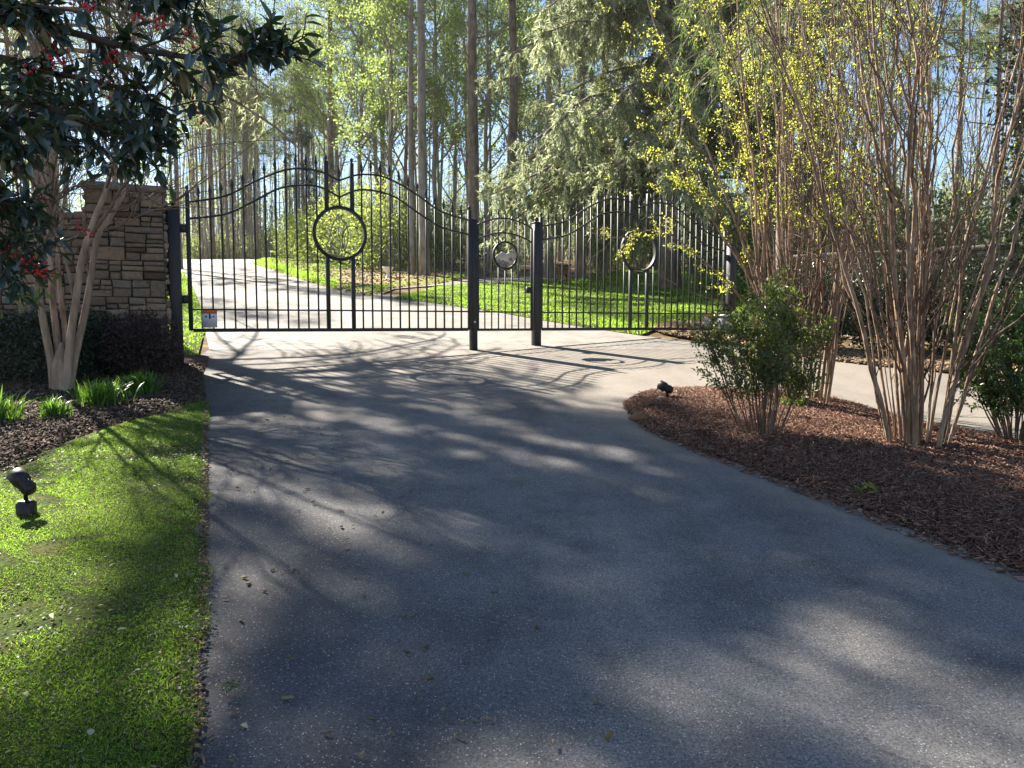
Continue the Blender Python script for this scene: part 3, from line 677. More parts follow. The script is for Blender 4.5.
# ------------------------------------------------------------------ spotlights and rocks
def spotlight(px, py, sc_, head_dir, label, box=True):
    g0 = gp(px, py); s = thing('spotlight', label, 'spotlight', (g0[0], g0[1], float(G(g0[1])) + (.02 if box else .05)), 0, 'garden spotlights')
    s.scale = (sc_,) * 3
    if box:
        b = MB().box(-.050, .050, -.045, .045, -.05, .118, 0, .010).build('junction_box', M['lampmetal'], s)
        MB().box(-.042, .042, -.037, .037, .1185, .128, 0, .006).build('box_lid', M['lampmetal'], b)
        z0 = .128
    else:
        MB().lathe([(.0, -.08), (.012, -.08), (.014, .05)], 8).build('stake', M['lampmetal'], s); z0 = .04
    MB().lathe([(.0, z0), (.014, z0), (.014, z0 + .05), (.020, z0 + .055), (.020, z0 + .085), (.0, z0 + .09)], 12).build('stem', M['lampmetal'], s, False)
    d = Vector(head_dir).normalized(); Mx = np.array(d.to_track_quat('Z', 'Y').to_matrix())
    at = np.array([0, 0, z0 + .105]) + np.array(d) * .0
    h = MB().lathe([(.0, -.075), (.032, -.072), (.045, -.055), (.047, .02), (.058, .03), (.058, .11), (.052, .112), (.049, .09), (.0, .088)], 20, 0, at, Mx).build('lamp_head', M['lampmetal'], s, False)
    MB().lathe([(.0, .091), (.047, .091)], 20, 0, at, Mx).build('lens', M['lens'], h)
    mb = MB()
    for a in np.arange(8) * PI / 4:
        c, sn = math.cos(a), math.sin(a); p0 = arr(c * .046, sn * .046, -.05); p1 = arr(c * .046, sn * .046, .02)
        mb.tubes(np.array([at + Mx @ p0, at + Mx @ p1]), np.array([.004, .004]), 4)
    mb.build('cooling_fins', M['lampmetal'], h)
    return s
spotlight(27, 522, .88, (-.72, .25, .62), 'dark bullet spotlight on a square box standing in the lawn')
spotlight(667, 405, .85, (-.75, .55, .38), 'dark spotlight between small rocks at the tip of the mulch island', False)
spotlight(158, 373, 1.0, (-.1, .6, .8), 'small dark spotlight among strap leaves in front of the hedge', False)
def rock(px, py, r, seed, label, m='rock'):
    rg = np.random.default_rng(seed); g0 = gp(px, py)
    th = np.linspace(0, PI, 9); ph = np.arange(14) * 2 * PI / 14
    d = np.stack([np.sin(th)[:, None] * np.cos(ph), np.sin(th)[:, None] * np.sin(ph), np.repeat(np.cos(th)[:, None], 14, 1)], -1)
    k = rg.normal(size=(6, 3)); rr = 1 + sum(.10 * np.sin((d @ kk) * 2.5 + i) for i, kk in enumerate(k)); V = d * rr[..., None] * np.asarray(r)
    mb = MB(); V = V.reshape(-1, 3) + arr(g0[0], g0[1], float(G(g0[1])) + .05)
    q = np.array([(i * 14 + j, i * 14 + (j + 1) % 14, (i + 1) * 14 + (j + 1) % 14, (i + 1) * 14 + j) for i in range(8) for j in range(14)])
    tag(mb.add(V, q)  .build('rock', M[m]), label, 'rock', 'rocks by the island spotlight')
rock(660, 406, (.085, .06, .05), 1, 'brown rock on the far drive side of the island spotlight')
rock(675, 403, (.10, .05, .045), 2, 'pale flat rock at the bush side of the island spotlight')
rock(641, 423, (.10, .05, .04), 3, 'dark low rock on the edge of the mulch island', 'wood')

# ------------------------------------------------------------------ plant generators
def spawn(P, R, m, t_rng, ang, ln, n, up, rr, rng, az=None, out=0.0):
    """m children on each of the parent limbs P (B,k,3)"""
    B, k, _ = P.shape; idx = np.repeat(np.arange(B), m); N = len(idx)
    t = rng.uniform(*t_rng, N) * (k - 1); i = np.minimum(t.astype(int), k - 2); f = (t - i)[:, None]
    p0 = P[idx, i] * (1 - f) + P[idx, i + 1] * f; tg = nrm(P[idx, i + 1] - P[idx, i])
    r0 = R[idx, i] * (1 - f[:, 0]) + R[idx, i + 1] * f[:, 0]
    pr = nrm(np.cross(tg, rng.normal(size=(N, 3)))); a = rng.uniform(*ang, N)[:, None]
    d = np.cos(a) * tg + np.sin(a) * pr
    L = (rng.uniform(*ln, N) * (1 - .45 * t / (k - 1)))[:, None, None]
    s = np.linspace(0, 1, n)[None, :, None]
    wob = np.cumsum(rng.normal(0, .05, (N, n, 3)), 1) * s
    Pc = p0[:, None] + d[:, None] * L * s + arr(0, 0, 1) * (up * L * s * s) + wob * L
    Rc = np.minimum(r0[:, None] * rr, .7 * r0[:, None]) * np.linspace(1, .35, n)[None]
    return Pc, Rc
def along(P, n, rng, t0=.1, t1=1.0):
    B, k, _ = P.shape; idx = rng.integers(0, B, n); t = rng.uniform(t0, t1, n) * (k - 1); i = np.minimum(t.astype(int), k - 2); f = (t - i)[:, None]
    return P[idx, i] * (1 - f) + P[idx, i + 1] * f, nrm(P[idx, i + 1] - P[idx, i])
def trunk_line(H, n, rng, wob=.02, lean=(0, 0)):
    s = np.linspace(0, 1, n); w_ = np.cumsum(rng.normal(0, wob, (n, 2)), 0) * H * .1; w_ -= w_[0]
    return np.column_stack([w_ + np.outer(s * H, lean), s * H - .0])
def plant_root(name, label, cat, x, y, rz=0, group=None, dz=0.0):
    return thing(name, label, cat, (x, y, float(G(y)) + dz), rz, group)

def pine(H, r0, cb, seed, m_leaf, spread=2.6, nb=46, dead=10, tufts=620, bark='pine_bark'):
    rng = np.random.default_rng(seed); tl = trunk_line(H, 16, rng, .012)
    tr = r0 * (1 - .82 * np.linspace(0, 1, 16) ** 1.1); tr[0] *= 1.3
    tk = MB(); tl2 = tl.copy(); tl2[0, 2] = -.3; tk.tubes(tl2, tr, 12)
    zs = np.concatenate([rng.uniform(cb, 1.0, nb) ** .9, rng.uniform(min(.25, cb * .6), cb, dead)]); zs = np.clip(zs, .15, .985)
    a = rng.uniform(0, 2 * PI, len(zs)); Ls = np.where(zs > cb, spread * (1.15 - zs) / (1.15 - cb) * rng.uniform(.7, 1.25, len(zs)), rng.uniform(.5, 1.6, len(zs)))
    s = np.linspace(0, 1, 7)[None, :, None]
    st = np.column_stack([np.interp(zs, np.linspace(0, 1, 16), tl[:, j]) for j in range(3)])
    out = np.column_stack([np.cos(a), np.sin(a), rng.uniform(-.05, .35, len(zs))])
    P = st[:, None] + out[:, None] * Ls[:, None, None] * s + arr(0, 0, 1) * (Ls[:, None, None] * (-.12 * s + .18 * s * s)) + np.cumsum(rng.normal(0, .03, (len(zs), 7, 3)), 1) * Ls[:, None, None] * s
    R = np.clip(.012 * Ls + .012, .01, .07)[:, None] * np.linspace(1, .3, 7)[None]
    tk.tubes(P, R, 5); live = zs > cb
    P2, R2 = spawn(P[live], R[live], 4, (.35, 1), (.4, .9), (.4, 1.0), 5, .15, .6, rng); tk.tubes(P2, R2, 3)
    Pd, Rd = spawn(P[~live], R[~live], 2, (.3, 1), (.4, 1.0), (.2, .6), 4, -.05, .6, rng); tk.tubes(Pd, Rd, 3)
    allp = np.concatenate([P2[:, 1:].reshape(-1, 1, 3).repeat(2, 1), P[live][:, 3:].reshape(-1, 1, 3).repeat(2, 1)]); pts = allp[:, 0]
    c = pts[rng.integers(0, len(pts), tufts)] + rng.normal(0, .10, (tufts, 3))
    k = 15; cc = np.repeat(c, k, 0); D = rng.normal(size=(len(cc), 3)) + arr(0, 0, .5)
    cr = MB().leaves(cc + nrm(D) * .03, D, rng.uniform(.16, .32, len(cc)), rng.uniform(.012, .028, len(cc)), rng, 0, 'tri')
    return tk, cr
def cedar(H, r0, cb, seed, Lmax=4.6, nb=120, nsec=16, nst=5, blades=9, arc=(.22, -.55), top=.35, wd=(.012, .022), pw=.75, ze=1.15, thin=0):
    rng = np.random.default_rng(seed); tl = trunk_line(H, 14, rng, .008); tr = r0 * (1 - .9 * np.linspace(0, 1, 14)); tr[0] *= 1.25
    tl2 = tl.copy(); tl2[0, 2] = -.3; tk = MB().tubes(tl2, tr, 12)
    zs = cb + (1 - cb) * rng.random(nb) ** ze; zs = np.clip(zs, 0, .99); a = rng.uniform(0, 2 * PI, nb)
    Ls = (Lmax * (1 - (zs - cb) / (1 - cb)) ** pw + top) * rng.uniform(.75, 1.15, nb); s = np.linspace(0, 1, 9)[None, :, None]
    st = np.column_stack([0 * zs, 0 * zs, zs * H]); o = np.column_stack([np.cos(a), np.sin(a), 0 * a])
    P = st[:, None] + o[:, None] * Ls[:, None, None] * s + arr(0, 0, 1) * Ls[:, None, None] * (arc[0] * s + arc[1] * s * s) + np.cumsum(rng.normal(0, .02, (nb, 9, 3)), 1) * Ls[:, None, None] * s
    R = (.010 * Ls + .008)[:, None] * np.linspace(1, .3, 9)[None]; tk.tubes(P, R, 5)
    S, SR = spawn(P, R, nsec, (.18, 1), (.5, 1.15), (.5, 1.5), 6, -.35, .55, rng); tk.tubes(S, SR, 3)
    # hanging strands
    n = nb * nsec * nst; p0, tg = along(np.concatenate([S]), n, rng, .1, 1)
    d = nrm(tg * .55 + arr(0, 0, -.75) + rng.normal(0, .28, (n, 3))); ln = rng.uniform(.18, .5, n)
    u = rng.random((n, blades)); c = p0[:, None] + d[:, None] * (ln[:, None] * u)[..., None]
    D = d[:, None] + rng.normal(0, .55, (n, blades, 3))
    c, D = c.reshape(-1, 3), D.reshape(-1, 3)
    if thin:
        k = rng.random(len(p0)) < np.clip((p0[:, 2] / H - .43) / .36, thin, .62); k = np.repeat(k, blades); c, D = c[k], D[k]
    cr = MB().leaves(c, D, rng.uniform(.10, .22, len(c)), rng.uniform(*wd, len(c)), rng, 0, 'tri')
    return tk, cr
def deciduous(H, r0, seed, nleaf, lsz=(.07, .14), fork=.35, nb=16, spread=.36, upr=.35, clump=.22, limbs=(7, 5)):
    rng = np.random.default_rng(seed); tl = trunk_line(H, 16, rng, .03); tr = r0 * (1 - .86 * np.linspace(0, 1, 16)); tr[0] *= 1.3
    tl2 = tl.copy(); tl2[0, 2] = -.3; tk = MB().tubes(tl2, tr, 9)
    P1, R1 = spawn(tl[None], tr[None], nb, (fork, .97), (.5, 1.0), (H * spread * .6, H * spread), 8, upr, .5, rng); tk.tubes(P1, R1, 5)
    P2, R2 = spawn(P1, R1, limbs[0], (.25, 1), (.4, .95), (H * .05, H * .13), 6, .2, .55, rng); tk.tubes(P2, R2, 4)
    P3, R3 = spawn(P2, R2, limbs[1], (.2, 1), (.4, 1.0), (.25, .75), 4, .1, .6, rng); R3 = np.maximum(R3, .004); tk.tubes(P3, R3, 3)
    cr = None
    if nleaf:
        ncl = nleaf // 7; c, tg = along(P3, ncl, rng, .3, 1); c = np.repeat(c, 7, 0) + rng.normal(0, clump * .5, (ncl * 7, 3)); n = len(c)
        cr = MB().leaves(c, rng.normal(size=(n, 3)) + arr(0, 0, -.25), rng.uniform(*lsz, n), rng.uniform(lsz[0] * .7, lsz[1] * .75, n), rng, .15)
    return tk, cr
def make_tree(name, label, cat, tkcr, bark, leaf, x, y, rz=0, group=None, sc_=1.0):
    r = plant_root(name, label, cat, x, y, rz, group); r.scale = (sc_,) * 3
    tkcr[0].build('trunk', M[bark], r, True)
    if tkcr[1] is not None: tkcr[1].build('crown', M[leaf], r)
    return r

# ------------------------------------------------------------------ left tree (pale multi stems) in the mulch bed
def stem_poly(pts, Y0, base):
    """stem through survey points (px, py, depth offset); local to base"""
    out = []
    for (px, py, dy) in pts:
        Y = Y0 + dy; u, v = (px - CX) / F, (CY - py) / F; cp, sp = math.cos(PITCH), math.sin(PITCH); t_ = Y / (cp + v * sp)
        out.append((u * t_ - base[0], Y - base[1], EYE + (-sp + v * cp) * t_ - base[2]))
    return spline(np.array(out), 6)
cy0 = 8.5; cb = (xat(63, cy0), cy0, float(G(cy0)))
crape = thing('crape_tree', 'pale smooth barked multi stemmed bare tree in front of the stacked stone wall', 'tree', cb)
rng = np.random.default_rng(31); tk = MB()
stems = [([(54, 398, 0), (52, 368, 0), (46, 335, -.05), (40, 300, -.1), (36, 260, -.15), (30, 215, -.25), (20, 150, -.4), (8, 60, -.6), (0, -60, -.8), (-20, -170, -.9)], .085, .022),
         ([(62, 398, .0), (60, 366, .03), (56, 330, .06), (52, 290, .12), (49, 240, .2), (50, 190, .3), (42, 120, .5), (40, 20, .7), (30, -120, .9)], .085, .020),
         ([(66, 398, .05), (67, 360, .1), (64, 322, .16), (60, 290, .22), (58, 250, .35), (66, 190, .6), (80, 110, .9), (90, -10, 1.3)], .07, .018),
         ([(66, 400, -.06), (68, 366, -.06), (71, 335, -.08), (76, 300, -.1), (83, 255, -.1), (96, 215, -.1), (106, 190, -.12), (114, 150, -.1), (124, 90, .0), (140, 0, .1), (150, -120, .2)], .10, .020),
         ([(69, 399, .0), (74, 362, .02), (83, 322, .06), (90, 285, .1), (97, 240, .16), (110, 218, .2), (123, 195, .3), (132, 165, .4), (150, 120, .6), (176, 50, .8), (200, -60, 1.0)], .09, .018),
         ([(72, 330, .02), (74, 300, .05), (66, 262, .1), (58, 238, .15), (46, 210, .3), (20, 180, .5), (-20, 120, .8)], .035, .012)]
SP, SR = [], []
k_ = stem_poly([(63, 402, 0), (63, 388, 0), (62, 370, .01), (61, 356, .02), (61, 342, .03)], cy0, cb); tk.tubes(k_, np.interp(np.linspace(0, 1, len(k_)), [0, .25, .6, 1], [.15, .125, .10, .012]), 14)
for pts, ra, rb in stems:
    p = stem_poly(pts, cy0, cb); k = np.linspace(0, 1, len(p)); r = ra * (1 - k) ** .7 * .25 + rb * (1.15 - .85 * k)
    tk.tubes(p, r, 10); j = np.linspace(0, len(p) - 1, 18).astype(int); SP.append(p[j]); SR.append(r[j])
SP, SR = np.array(SP), np.array(SR)
tk.build('stems', M['crape_bark'], crape, True)
P1, R1 = spawn(SP, SR, 9, (.42, 1), (.35, .9), (1.0, 2.3), 9, .18, .55, rng)
P2, R2 = spawn(P1, R1, 7, (.15, 1), (.35, .9), (.4, 1.1), 7, .1, .55, rng)
P3, R3 = spawn(P2, R2, 4, (.2, 1), (.35, 1.0), (.15, .5), 5, .05, .6, rng)
hang = [stem_poly(q_, cy0, cb) for q_ in ([(130, 178, .35), (160, 205, .0), (190, 190, -.3), (225, 166, -.5), (262, 136, -.7), (285, 118, -.8)],
                                          [(120, 185, .2), (150, 172, .1), (190, 150, -.1), (240, 142, -.3), (290, 140, -.5)],
                                          [(128, 160, .4), (160, 130, .2), (200, 112, .1), (250, 118, .0)])]
tw = MB().tubes(P1, np.maximum(R1, .006), 5).tubes(P2, np.maximum(R2, .0035), 4).tubes(P3, np.maximum(R3, .002), 3)
for h_ in hang: tw.tubes(h_, np.linspace(.009, .0025, len(h_)), 5)
tw.build('twigs', M['twig_bark'], crape)

# ------------------------------------------------------------------ holly reaching in from the left, close to the camera
hb = (-4.2, 3.3, float(G(3.3)))
holly = thing('holly_tree', 'dark glossy leaved holly with red berries overhanging the lawn', 'tree', hb)
rng = np.random.default_rng(41); tk = MB()
hl = np.array([(0, 0, -.2), (.02, .0, .8), (.05, .03, 1.8), (.0, .05, 2.8), (.05, 0, 3.8), (.0, .0, 4.8)]); tk.tubes(spline(hl, 4), np.linspace(.11, .03, 21), 10)
def hp(px, py, Y): 
    u, v = (px - CX) / F, (CY - py) / F; cp, sp = math.cos(PITCH), math.sin(PITCH); t_ = Y / (cp + v * sp)
    return (u * t_ - hb[0], Y - hb[1], EYE + (-sp + v * cp) * t_ - hb[2])
limbs = [
    [(-420, 60, 3.2), (-200, 10, 2.9), (-40, 15, 2.6), (60, 30, 2.4), (120, 45, 2.3), (180, 56, 2.25), (225, 60, 2.2), (258, 58, 2.2), (280, 46, 2.2)],
    [(-420, 120, 3.2), (-160, 60, 2.9), (-20, 55, 2.7), (50, 72, 2.6), (100, 82, 2.5), (140, 95, 2.45), (175, 112, 2.4)],
    [(-420, 160, 3.2), (-180, 110, 2.9), (-40, 100, 2.6), (30, 105, 2.5), (70, 115, 2.4), (100, 130, 2.4), (130, 142, 2.4), (165, 152, 2.4)],
    [(-420, 210, 3.2), (-180, 170, 2.9), (-70, 165, 2.6), (-30, 185, 2.5), (0, 200, 2.4), (22, 208, 2.4)],
    [(-420, 260, 3.2), (-180, 230, 2.9), (-50, 225, 2.6), (-20, 245, 2.45), (8, 258, 2.4), (25, 264, 2.35)],
    [(-420, 0, 3.2), (-200, -60, 2.9), (0, -70, 2.7), (90, -40, 2.6), (135, -15, 2.5), (165, 0, 2.45), (185, 8, 2.4)],
    [(-420, 80, 3.4), (-180, 40, 3.4), (-20, 70, 3.2), (60, 100, 3.1), (110, 118, 3.1), (140, 130, 3.0)],
    [(-420, -80, 3.2), (-200, -150, 2.9), (20, -130, 2.9), (140, -90, 2.8), (230, -60, 2.8)],
    [(-420, 140, 3.0), (-200, 120, 2.6), (-70, 130, 2.3), (-10, 130, 2.3), (25, 140, 2.25)],
    [(-420, 20, 3.0), (-200, -10, 2.7), (-60, 10, 2.4), (20, 5, 2.3), (80, 12, 2.2)],
    [(-420, 100, 3.0), (-220, 130, 3.0), (-60, 135, 2.8), (10, 120, 2.7), (50, 125, 2.7), (75, 150, 2.7)],
]
HP, HR = [], []
for L_ in limbs:
    p = spline(np.array([hp(*q_) for q_ in L_]), 6); r = np.linspace(.016, .003, len(p)); tk.tubes(p, r, 7); j = np.linspace(0, len(p) - 1, 20).astype(int); HP.append(p[j]); HR.append(r[j])
HP, HR = np.array(HP), np.array(HR)
P1, R1 = spawn(HP, HR, 22, (.34, .95), (.45, 1.1), (.08, .24), 7, -.02, .6, rng)
P2, R2 = spawn(P1, R1, 3, (.25, 1), (.4, 1.0), (.05, .14), 5, -.05, .6, rng)
tk.build('trunk', M['dark_twig'], holly, True)
MB().tubes(P1, np.maximum(R1, .0025), 5).tubes(P2, np.maximum(R2, .0016), 4).build('twigs', M['dark_twig'], holly)
c1, t1 = along(P1, 2000, rng, .2, 1); c2, t2 = along(P2, 1600, rng, .1, 1); c3, t3 = along(HP, 260, rng, .45, .97)
tips = HP[:, -1]; tt = nrm(HP[:, -1] - HP[:, -2]); c4 = np.repeat(tips, 4, 0) + rng.normal(0, .012, (len(tips) * 4, 3)); t4 = np.repeat(tt, 4, 0)
c = np.concatenate([c1, c2, c3, c4]); tg = np.concatenate([t1, t2, t3, t4]); n = len(c)
side = nrm(np.cross(tg, rng.normal(size=(n, 3))))
D = tg * .6 + side * .8 + arr(0, 0, -.2) + rng.normal(0, .2, (n, 3))
N = arr(0, 0, 1) + rng.normal(0, .45, (n, 3))
MB().leaves(c, D, rng.uniform(.038, .066, n), rng.uniform(.014, .025, n), rng, .16, 'oval', N=N).build('foliage', M['holly'], holly, True)
bc = [hp(*q_) for q_ in ((58, 40, 2.3), (56, 52, 2.3), (62, 62, 2.32), (92, 6, 2.25), (80, 2, 2.25), (44, 22, 2.35), (120, 50, 2.35), (190, 36, 2.3), (158, 24, 2.35), (105, 60, 2.4), (198, 118, 2.4), (190, 108, 2.42), (40, 198, 2.5), (25, 262, 2.35), (12, 250, 2.4), (34, 268, 2.36), (45, 275, 2.36), (86, 228, 2.4), (110, 90, 2.5), (30, 72, 2.4), (140, 22, 2.4))]
th = np.linspace(0, PI, 6)
for b in bc:
    mb = MB()
    for k in range(rng.integers(5, 12)):
        o = np.array(b) + rng.normal(0, .014, 3); mb.lathe(np.column_stack([.0052 * np.sin(th), .0052 * np.cos(th)]), 8, 0, o)
    mb.build('berry_cluster', M['berry'], holly, True)

# ------------------------------------------------------------------ hedge and plum shrub in front of the left wall
def leafy_box(rng, n, lo, hi, lsz, m, sparse=.35, kind='diamond', fuzz=.06):
    lo, hi = np.array(lo), np.array(hi); p = rng.random((n, 3)); k = rng.random(n) > sparse
    face = rng.integers(0, 4, n)
    p[k & (face == 0), 2] = 1; p[k & (face == 1), 1] = 0; p[k & (face == 2), 2] = rng.uniform(.75, 1, (k & (face == 2)).sum()); p[k & (face == 3), 0] = 1
    q_ = lo + p * (hi - lo)
    bump = .07 * np.sin(q_[:, 0] * 5.1 + 1) * np.sin(q_[:, 1] * 4 + q_[:, 2] * 6) + .05 * np.sin(q_[:, 0] * 11 + q_[:, 2] * 9)
    q_ += rng.normal(0, fuzz, (n, 3)) + np.column_stack([0 * bump, -bump, bump])
    return q_
rng = np.random.default_rng(51)
hedge = plant_root('hedge', 'low dark clipped evergreen hedge along the foot of the stacked stone wall', 'hedge', -7.4, 9.35)
mb = MB(); n = 46000; q_ = leafy_box(rng, n, (-2.6, -.55, .02), (2.35, .5, .74), .04, None)
D = rng.normal(size=(n, 3)) + arr(0, -.3, .4); mb.leaves(q_, D, rng.uniform(.025, .05, n), rng.uniform(.014, .026, n), rng, .15); mb.build('foliage', M['hedge'], hedge)
mb = MB(); B = 150; p0 = np.column_stack([rng.uniform(-2.5, 2.25, B), rng.uniform(-.4, .4, B), np.full(B, -.05)])
s = np.linspace(0, 1, 5)[None, :, None]; mb.tubes(p0[:, None] + np.column_stack([rng.normal(0, .15, (B, 2)), rng.uniform(.4, .7, B)])[:, None] * s, np.tile(np.linspace(.008, .003, 5), (B, 1)), 4); mb.build('branches', M['dark_twig'], hedge)
def ball_shrub(name, label, x, y, rxyz, zc, n, lsz, leaf, bark, rng, nst=30, low=.0, group=None, wsz=None, fuzz=.1, holes=.35, cat='shrub', kind='diamond'):
    r = plant_root(name, label, cat, x, y, 0, group, .04)
    d = nrm(rng.normal(size=(n * 2, 3))); d = d[d[:, 2] > -.75]
    gap = np.sin(d[:, 0] * 7 + 1.3 * seedf(x)) * np.sin(d[:, 1] * 6 + seedf(y)) * np.sin(d[:, 2] * 8 + 2) ; d = d[(gap < holes) | (rng.random(len(d)) < .35)][:n]
    m_ = len(d); rr = np.where(rng.random(m_) < .55, rng.uniform(.82, 1.05, m_), rng.uniform(.2, .9, m_)) * (1 + .13 * np.sin(d[:, 0] * 9 + x) * np.sin(d[:, 2] * 7 + y))
    c = d * rr[:, None] * np.array(rxyz) + arr(0, 0, zc) + rng.normal(0, fuzz * min(rxyz), (m_, 3))
    D = d * .6 + rng.normal(0, .7, (m_, 3)); wsz = wsz or (lsz[0] * .5, lsz[1] * .55)
    MB().leaves(c, D, rng.uniform(*lsz, m_), rng.uniform(*wsz, m_), rng, .18, kind).build('foliage', M[leaf], r)
    e = nrm(rng.normal(size=(nst, 3)) + arr(0, 0, .6)); e[:, 2] = np.abs(e[:, 2]); tip = e * np.array(rxyz) * .92 + arr(0, 0, zc); st = np.column_stack([rng.normal(0, .06 * rxyz[0] + .02, (nst, 2)), np.full(nst, -.08)])
    s = np.linspace(0, 1, 8)[None, :, None]; P = st[:, None] * (1 - s) + tip[:, None] * s; P[..., :2] = st[:, None, :2] + (tip - st)[:, None, :2] * s ** 1.35
    P += np.cumsum(rng.normal(0, .012, P.shape), 1) * s
    R = np.tile(np.linspace(.009, .003, 8) * (rxyz[2] / .6) ** .6, (nst, 1)); P2, R2 = spawn(P, R, 5, (.4, 1), (.3, .8), (.2 * rxyz[0], .5 * rxyz[0]), 5, .1, .6, rng)
    MB().tubes(P, R, 5).tubes(P2, np.maximum(R2, .0018), 3).build('branches', M[bark], r)
    return r
def seedf(v): return (v * 12.9898) % 6.28
ball_shrub('plum_shrub', 'purple leaved shrub at the drive end of the dark hedge', -4.55, 9.45, (.42, .45, .40), .38, 7500, (.025, .045), 'plum', 'dark_twig', rng, 26)

def strap_clump(px, py, n, h, spread, label, seed):
    rg = np.random.default_rng(seed); g0 = gp(px, py); r = plant_root('strap_leaf_plant', label, 'plant', g0[0], g0[1], 0, 'strap leaf clumps by the pale tree', .04)
    a = rg.uniform(0, 2 * PI, n); q_ = np.column_stack([rg.normal(0, spread * .45, n), rg.normal(0, spread * .3, n), np.zeros(n)])
    out = np.column_stack([np.cos(a), np.sin(a), 0 * a]) + q_ * 1.2; L = rg.uniform(.55, 1.1, n) * h; k = 6; s = np.linspace(0, 1, k)
    lean = rg.uniform(.15, .75, n)
    P = q_[:, None] + out[:, None] * (L * lean)[:, None, None] * (s ** 1.5)[None, :, None] + arr(0, 0, 1) * (L[:, None] * (s - .45 * lean[:, None] * s ** 3))[..., None]
    S = nrm(np.cross(out, arr(0, 0, 1)))[:, None] * (np.array([.8, 1, 1, .85, .55, .05]) * .0075)[None, :, None]
    V = np.concatenate([P - S, P + S], 1); f = np.array([(i, i + 1, k + i + 1, k + i) for i in range(k - 1)])
    MB().add(V.reshape(-1, 3), (f[None] + (np.arange(n) * 2 * k)[:, None, None]).reshape(-1, 4)).build('leaves', M['strap'], r)
strap_clump(55, 423, 120, .25, .12, 'small bright green strap leaf clump in front of the pale trunks', 1)
strap_clump(102, 411, 280, .32, .19, 'large strap leaf clump just beside the pale trunks', 2)
strap_clump(138, 400, 280, .31, .18, 'strap leaf clump nearest the drive with sunlit tips', 3)
strap_clump(-6, 428, 200, .36, .2, 'strap leaf clump cut off by the side of the picture', 4)

# ------------------------------------------------------------------ island bushes
def sucker_bush(name, label, x, y, nst, seed, H, spread, r0, leaf_n, leaf, lean=(0, 0), leafband=(.45, 1), twigs=6, base=.28, twm='twig_bark', extra=None):
    rng = np.random.default_rng(seed); r = plant_root(name, label, 'shrub', x, y, 0, None, .05)
    a = rng.uniform(0, 2 * PI, nst); b = np.sqrt(rng.random(nst)); st = np.column_stack([np.cos(a) * b * base, np.sin(a) * b * base, np.full(nst, -.12)])
    h = H * rng.uniform(.7, 1.08, nst); tip = np.column_stack([np.cos(a) * b * spread + lean[0] * h, np.sin(a) * b * spread * .8 + lean[1] * h, h])
    s = np.linspace(0, 1, 16)[None, :, None]; P = st[:, None] + (tip - st)[:, None] * s
    P[..., :2] = st[:, None, :2] + (tip - st)[:, None, :2] * (s * .72 + .28 * s ** 2)
    P += np.cumsum(rng.normal(0, .026, P.shape), 1) * np.minimum(s * 3, 1)
    R = (r0 * (.28 + .9 * rng.random(nst) ** 1.6))[:, None] * (1 - .75 * np.linspace(0, 1, 16))[None]
    if extra is not None:
        for e in extra: P = np.concatenate([P, e[0][None]]); R = np.concatenate([R, e[1][None]])
    MB().tubes(P, R, 7).build('stems', M['sucker_bark'], r, True)
    P1, R1 = spawn(P, R, twigs, (.10, .98), (.2, .65), (.5, 1.7), 9, .28, .6, rng); R1 = np.maximum(R1, .003)
    P2, R2 = spawn(P1, R1, 5, (.15, 1), (.3, .8), (.15, .6), 6, .12, .55, rng); R2 = np.maximum(R2, .0018)
    MB().tubes(P1, R1, 4).tubes(P2, R2, 3).build('twigs', M[twm], r)
    zz = P2[:, :, 2].mean(1) / H; k = (zz > leafband[0]) & (zz < leafband[1]); PP = P2[k]
    if leaf_n and len(PP):
        w_ = rng.random(len(PP)) < .6; PP = PP[w_]
        ncl = leaf_n // 4; c, tg = along(PP, ncl, rng, .05, 1); c = np.repeat(c, 4, 0) + rng.normal(0, .018, (ncl * 4, 3)); tg = np.repeat(tg, 4, 0); n = len(c)
        MB().leaves(c, tg * .6 + rng.normal(0, .6, (n, 3)), rng.uniform(.013, .030, n), rng.uniform(.008, .016, n), rng, .2).build('new_leaves', M[leaf], r)
    return r, P2
def arching(x, y, pts, r):
    b = (x, y, float(G(y)) + .05); p = stem_poly(pts, 0, b); j = np.linspace(0, len(p) - 1, 16).astype(int); return p[j], np.linspace(r, r * .25, 16)
b1x, b1y = 2.92, 7.85
ext = [arching(b1x, b1y, q_, .012) for q_ in (
    [(790, 405, 7.85), (765, 340, 7.9), (735, 290, 8.0), (700, 258, 8.1), (672, 236, 8.2), (650, 230, 8.3), (628, 240, 8.3)],
    [(792, 405, 7.85), (760, 300, 7.8), (725, 240, 7.8), (700, 200, 7.9), (676, 172, 8.0), (660, 150, 8.0)],
    [(790, 405, 7.8), (755, 280, 7.6), (720, 180, 7.6), (690, 110, 7.6), (668, 60, 7.6), (650, 10, 7.6), (640, -40, 7.6)],
    [(794, 405, 7.9), (770, 250, 8), (745, 150, 8.1), (715, 60, 8.1), (690, -20, 8.1)])]
bush1, _ = sucker_bush('sucker_bush', 'tall thicket of bare tan stems with yellow leaves arching over the right gate leaf', b1x, b1y, 46, 61, 4.9, 1.05, .017, 16000, 'yellow', (-.008, 0), (.36, 1.2), 5, .34, extra=ext)
rng = np.random.default_rng(64); Pe = np.array([e[0] for e in ext])
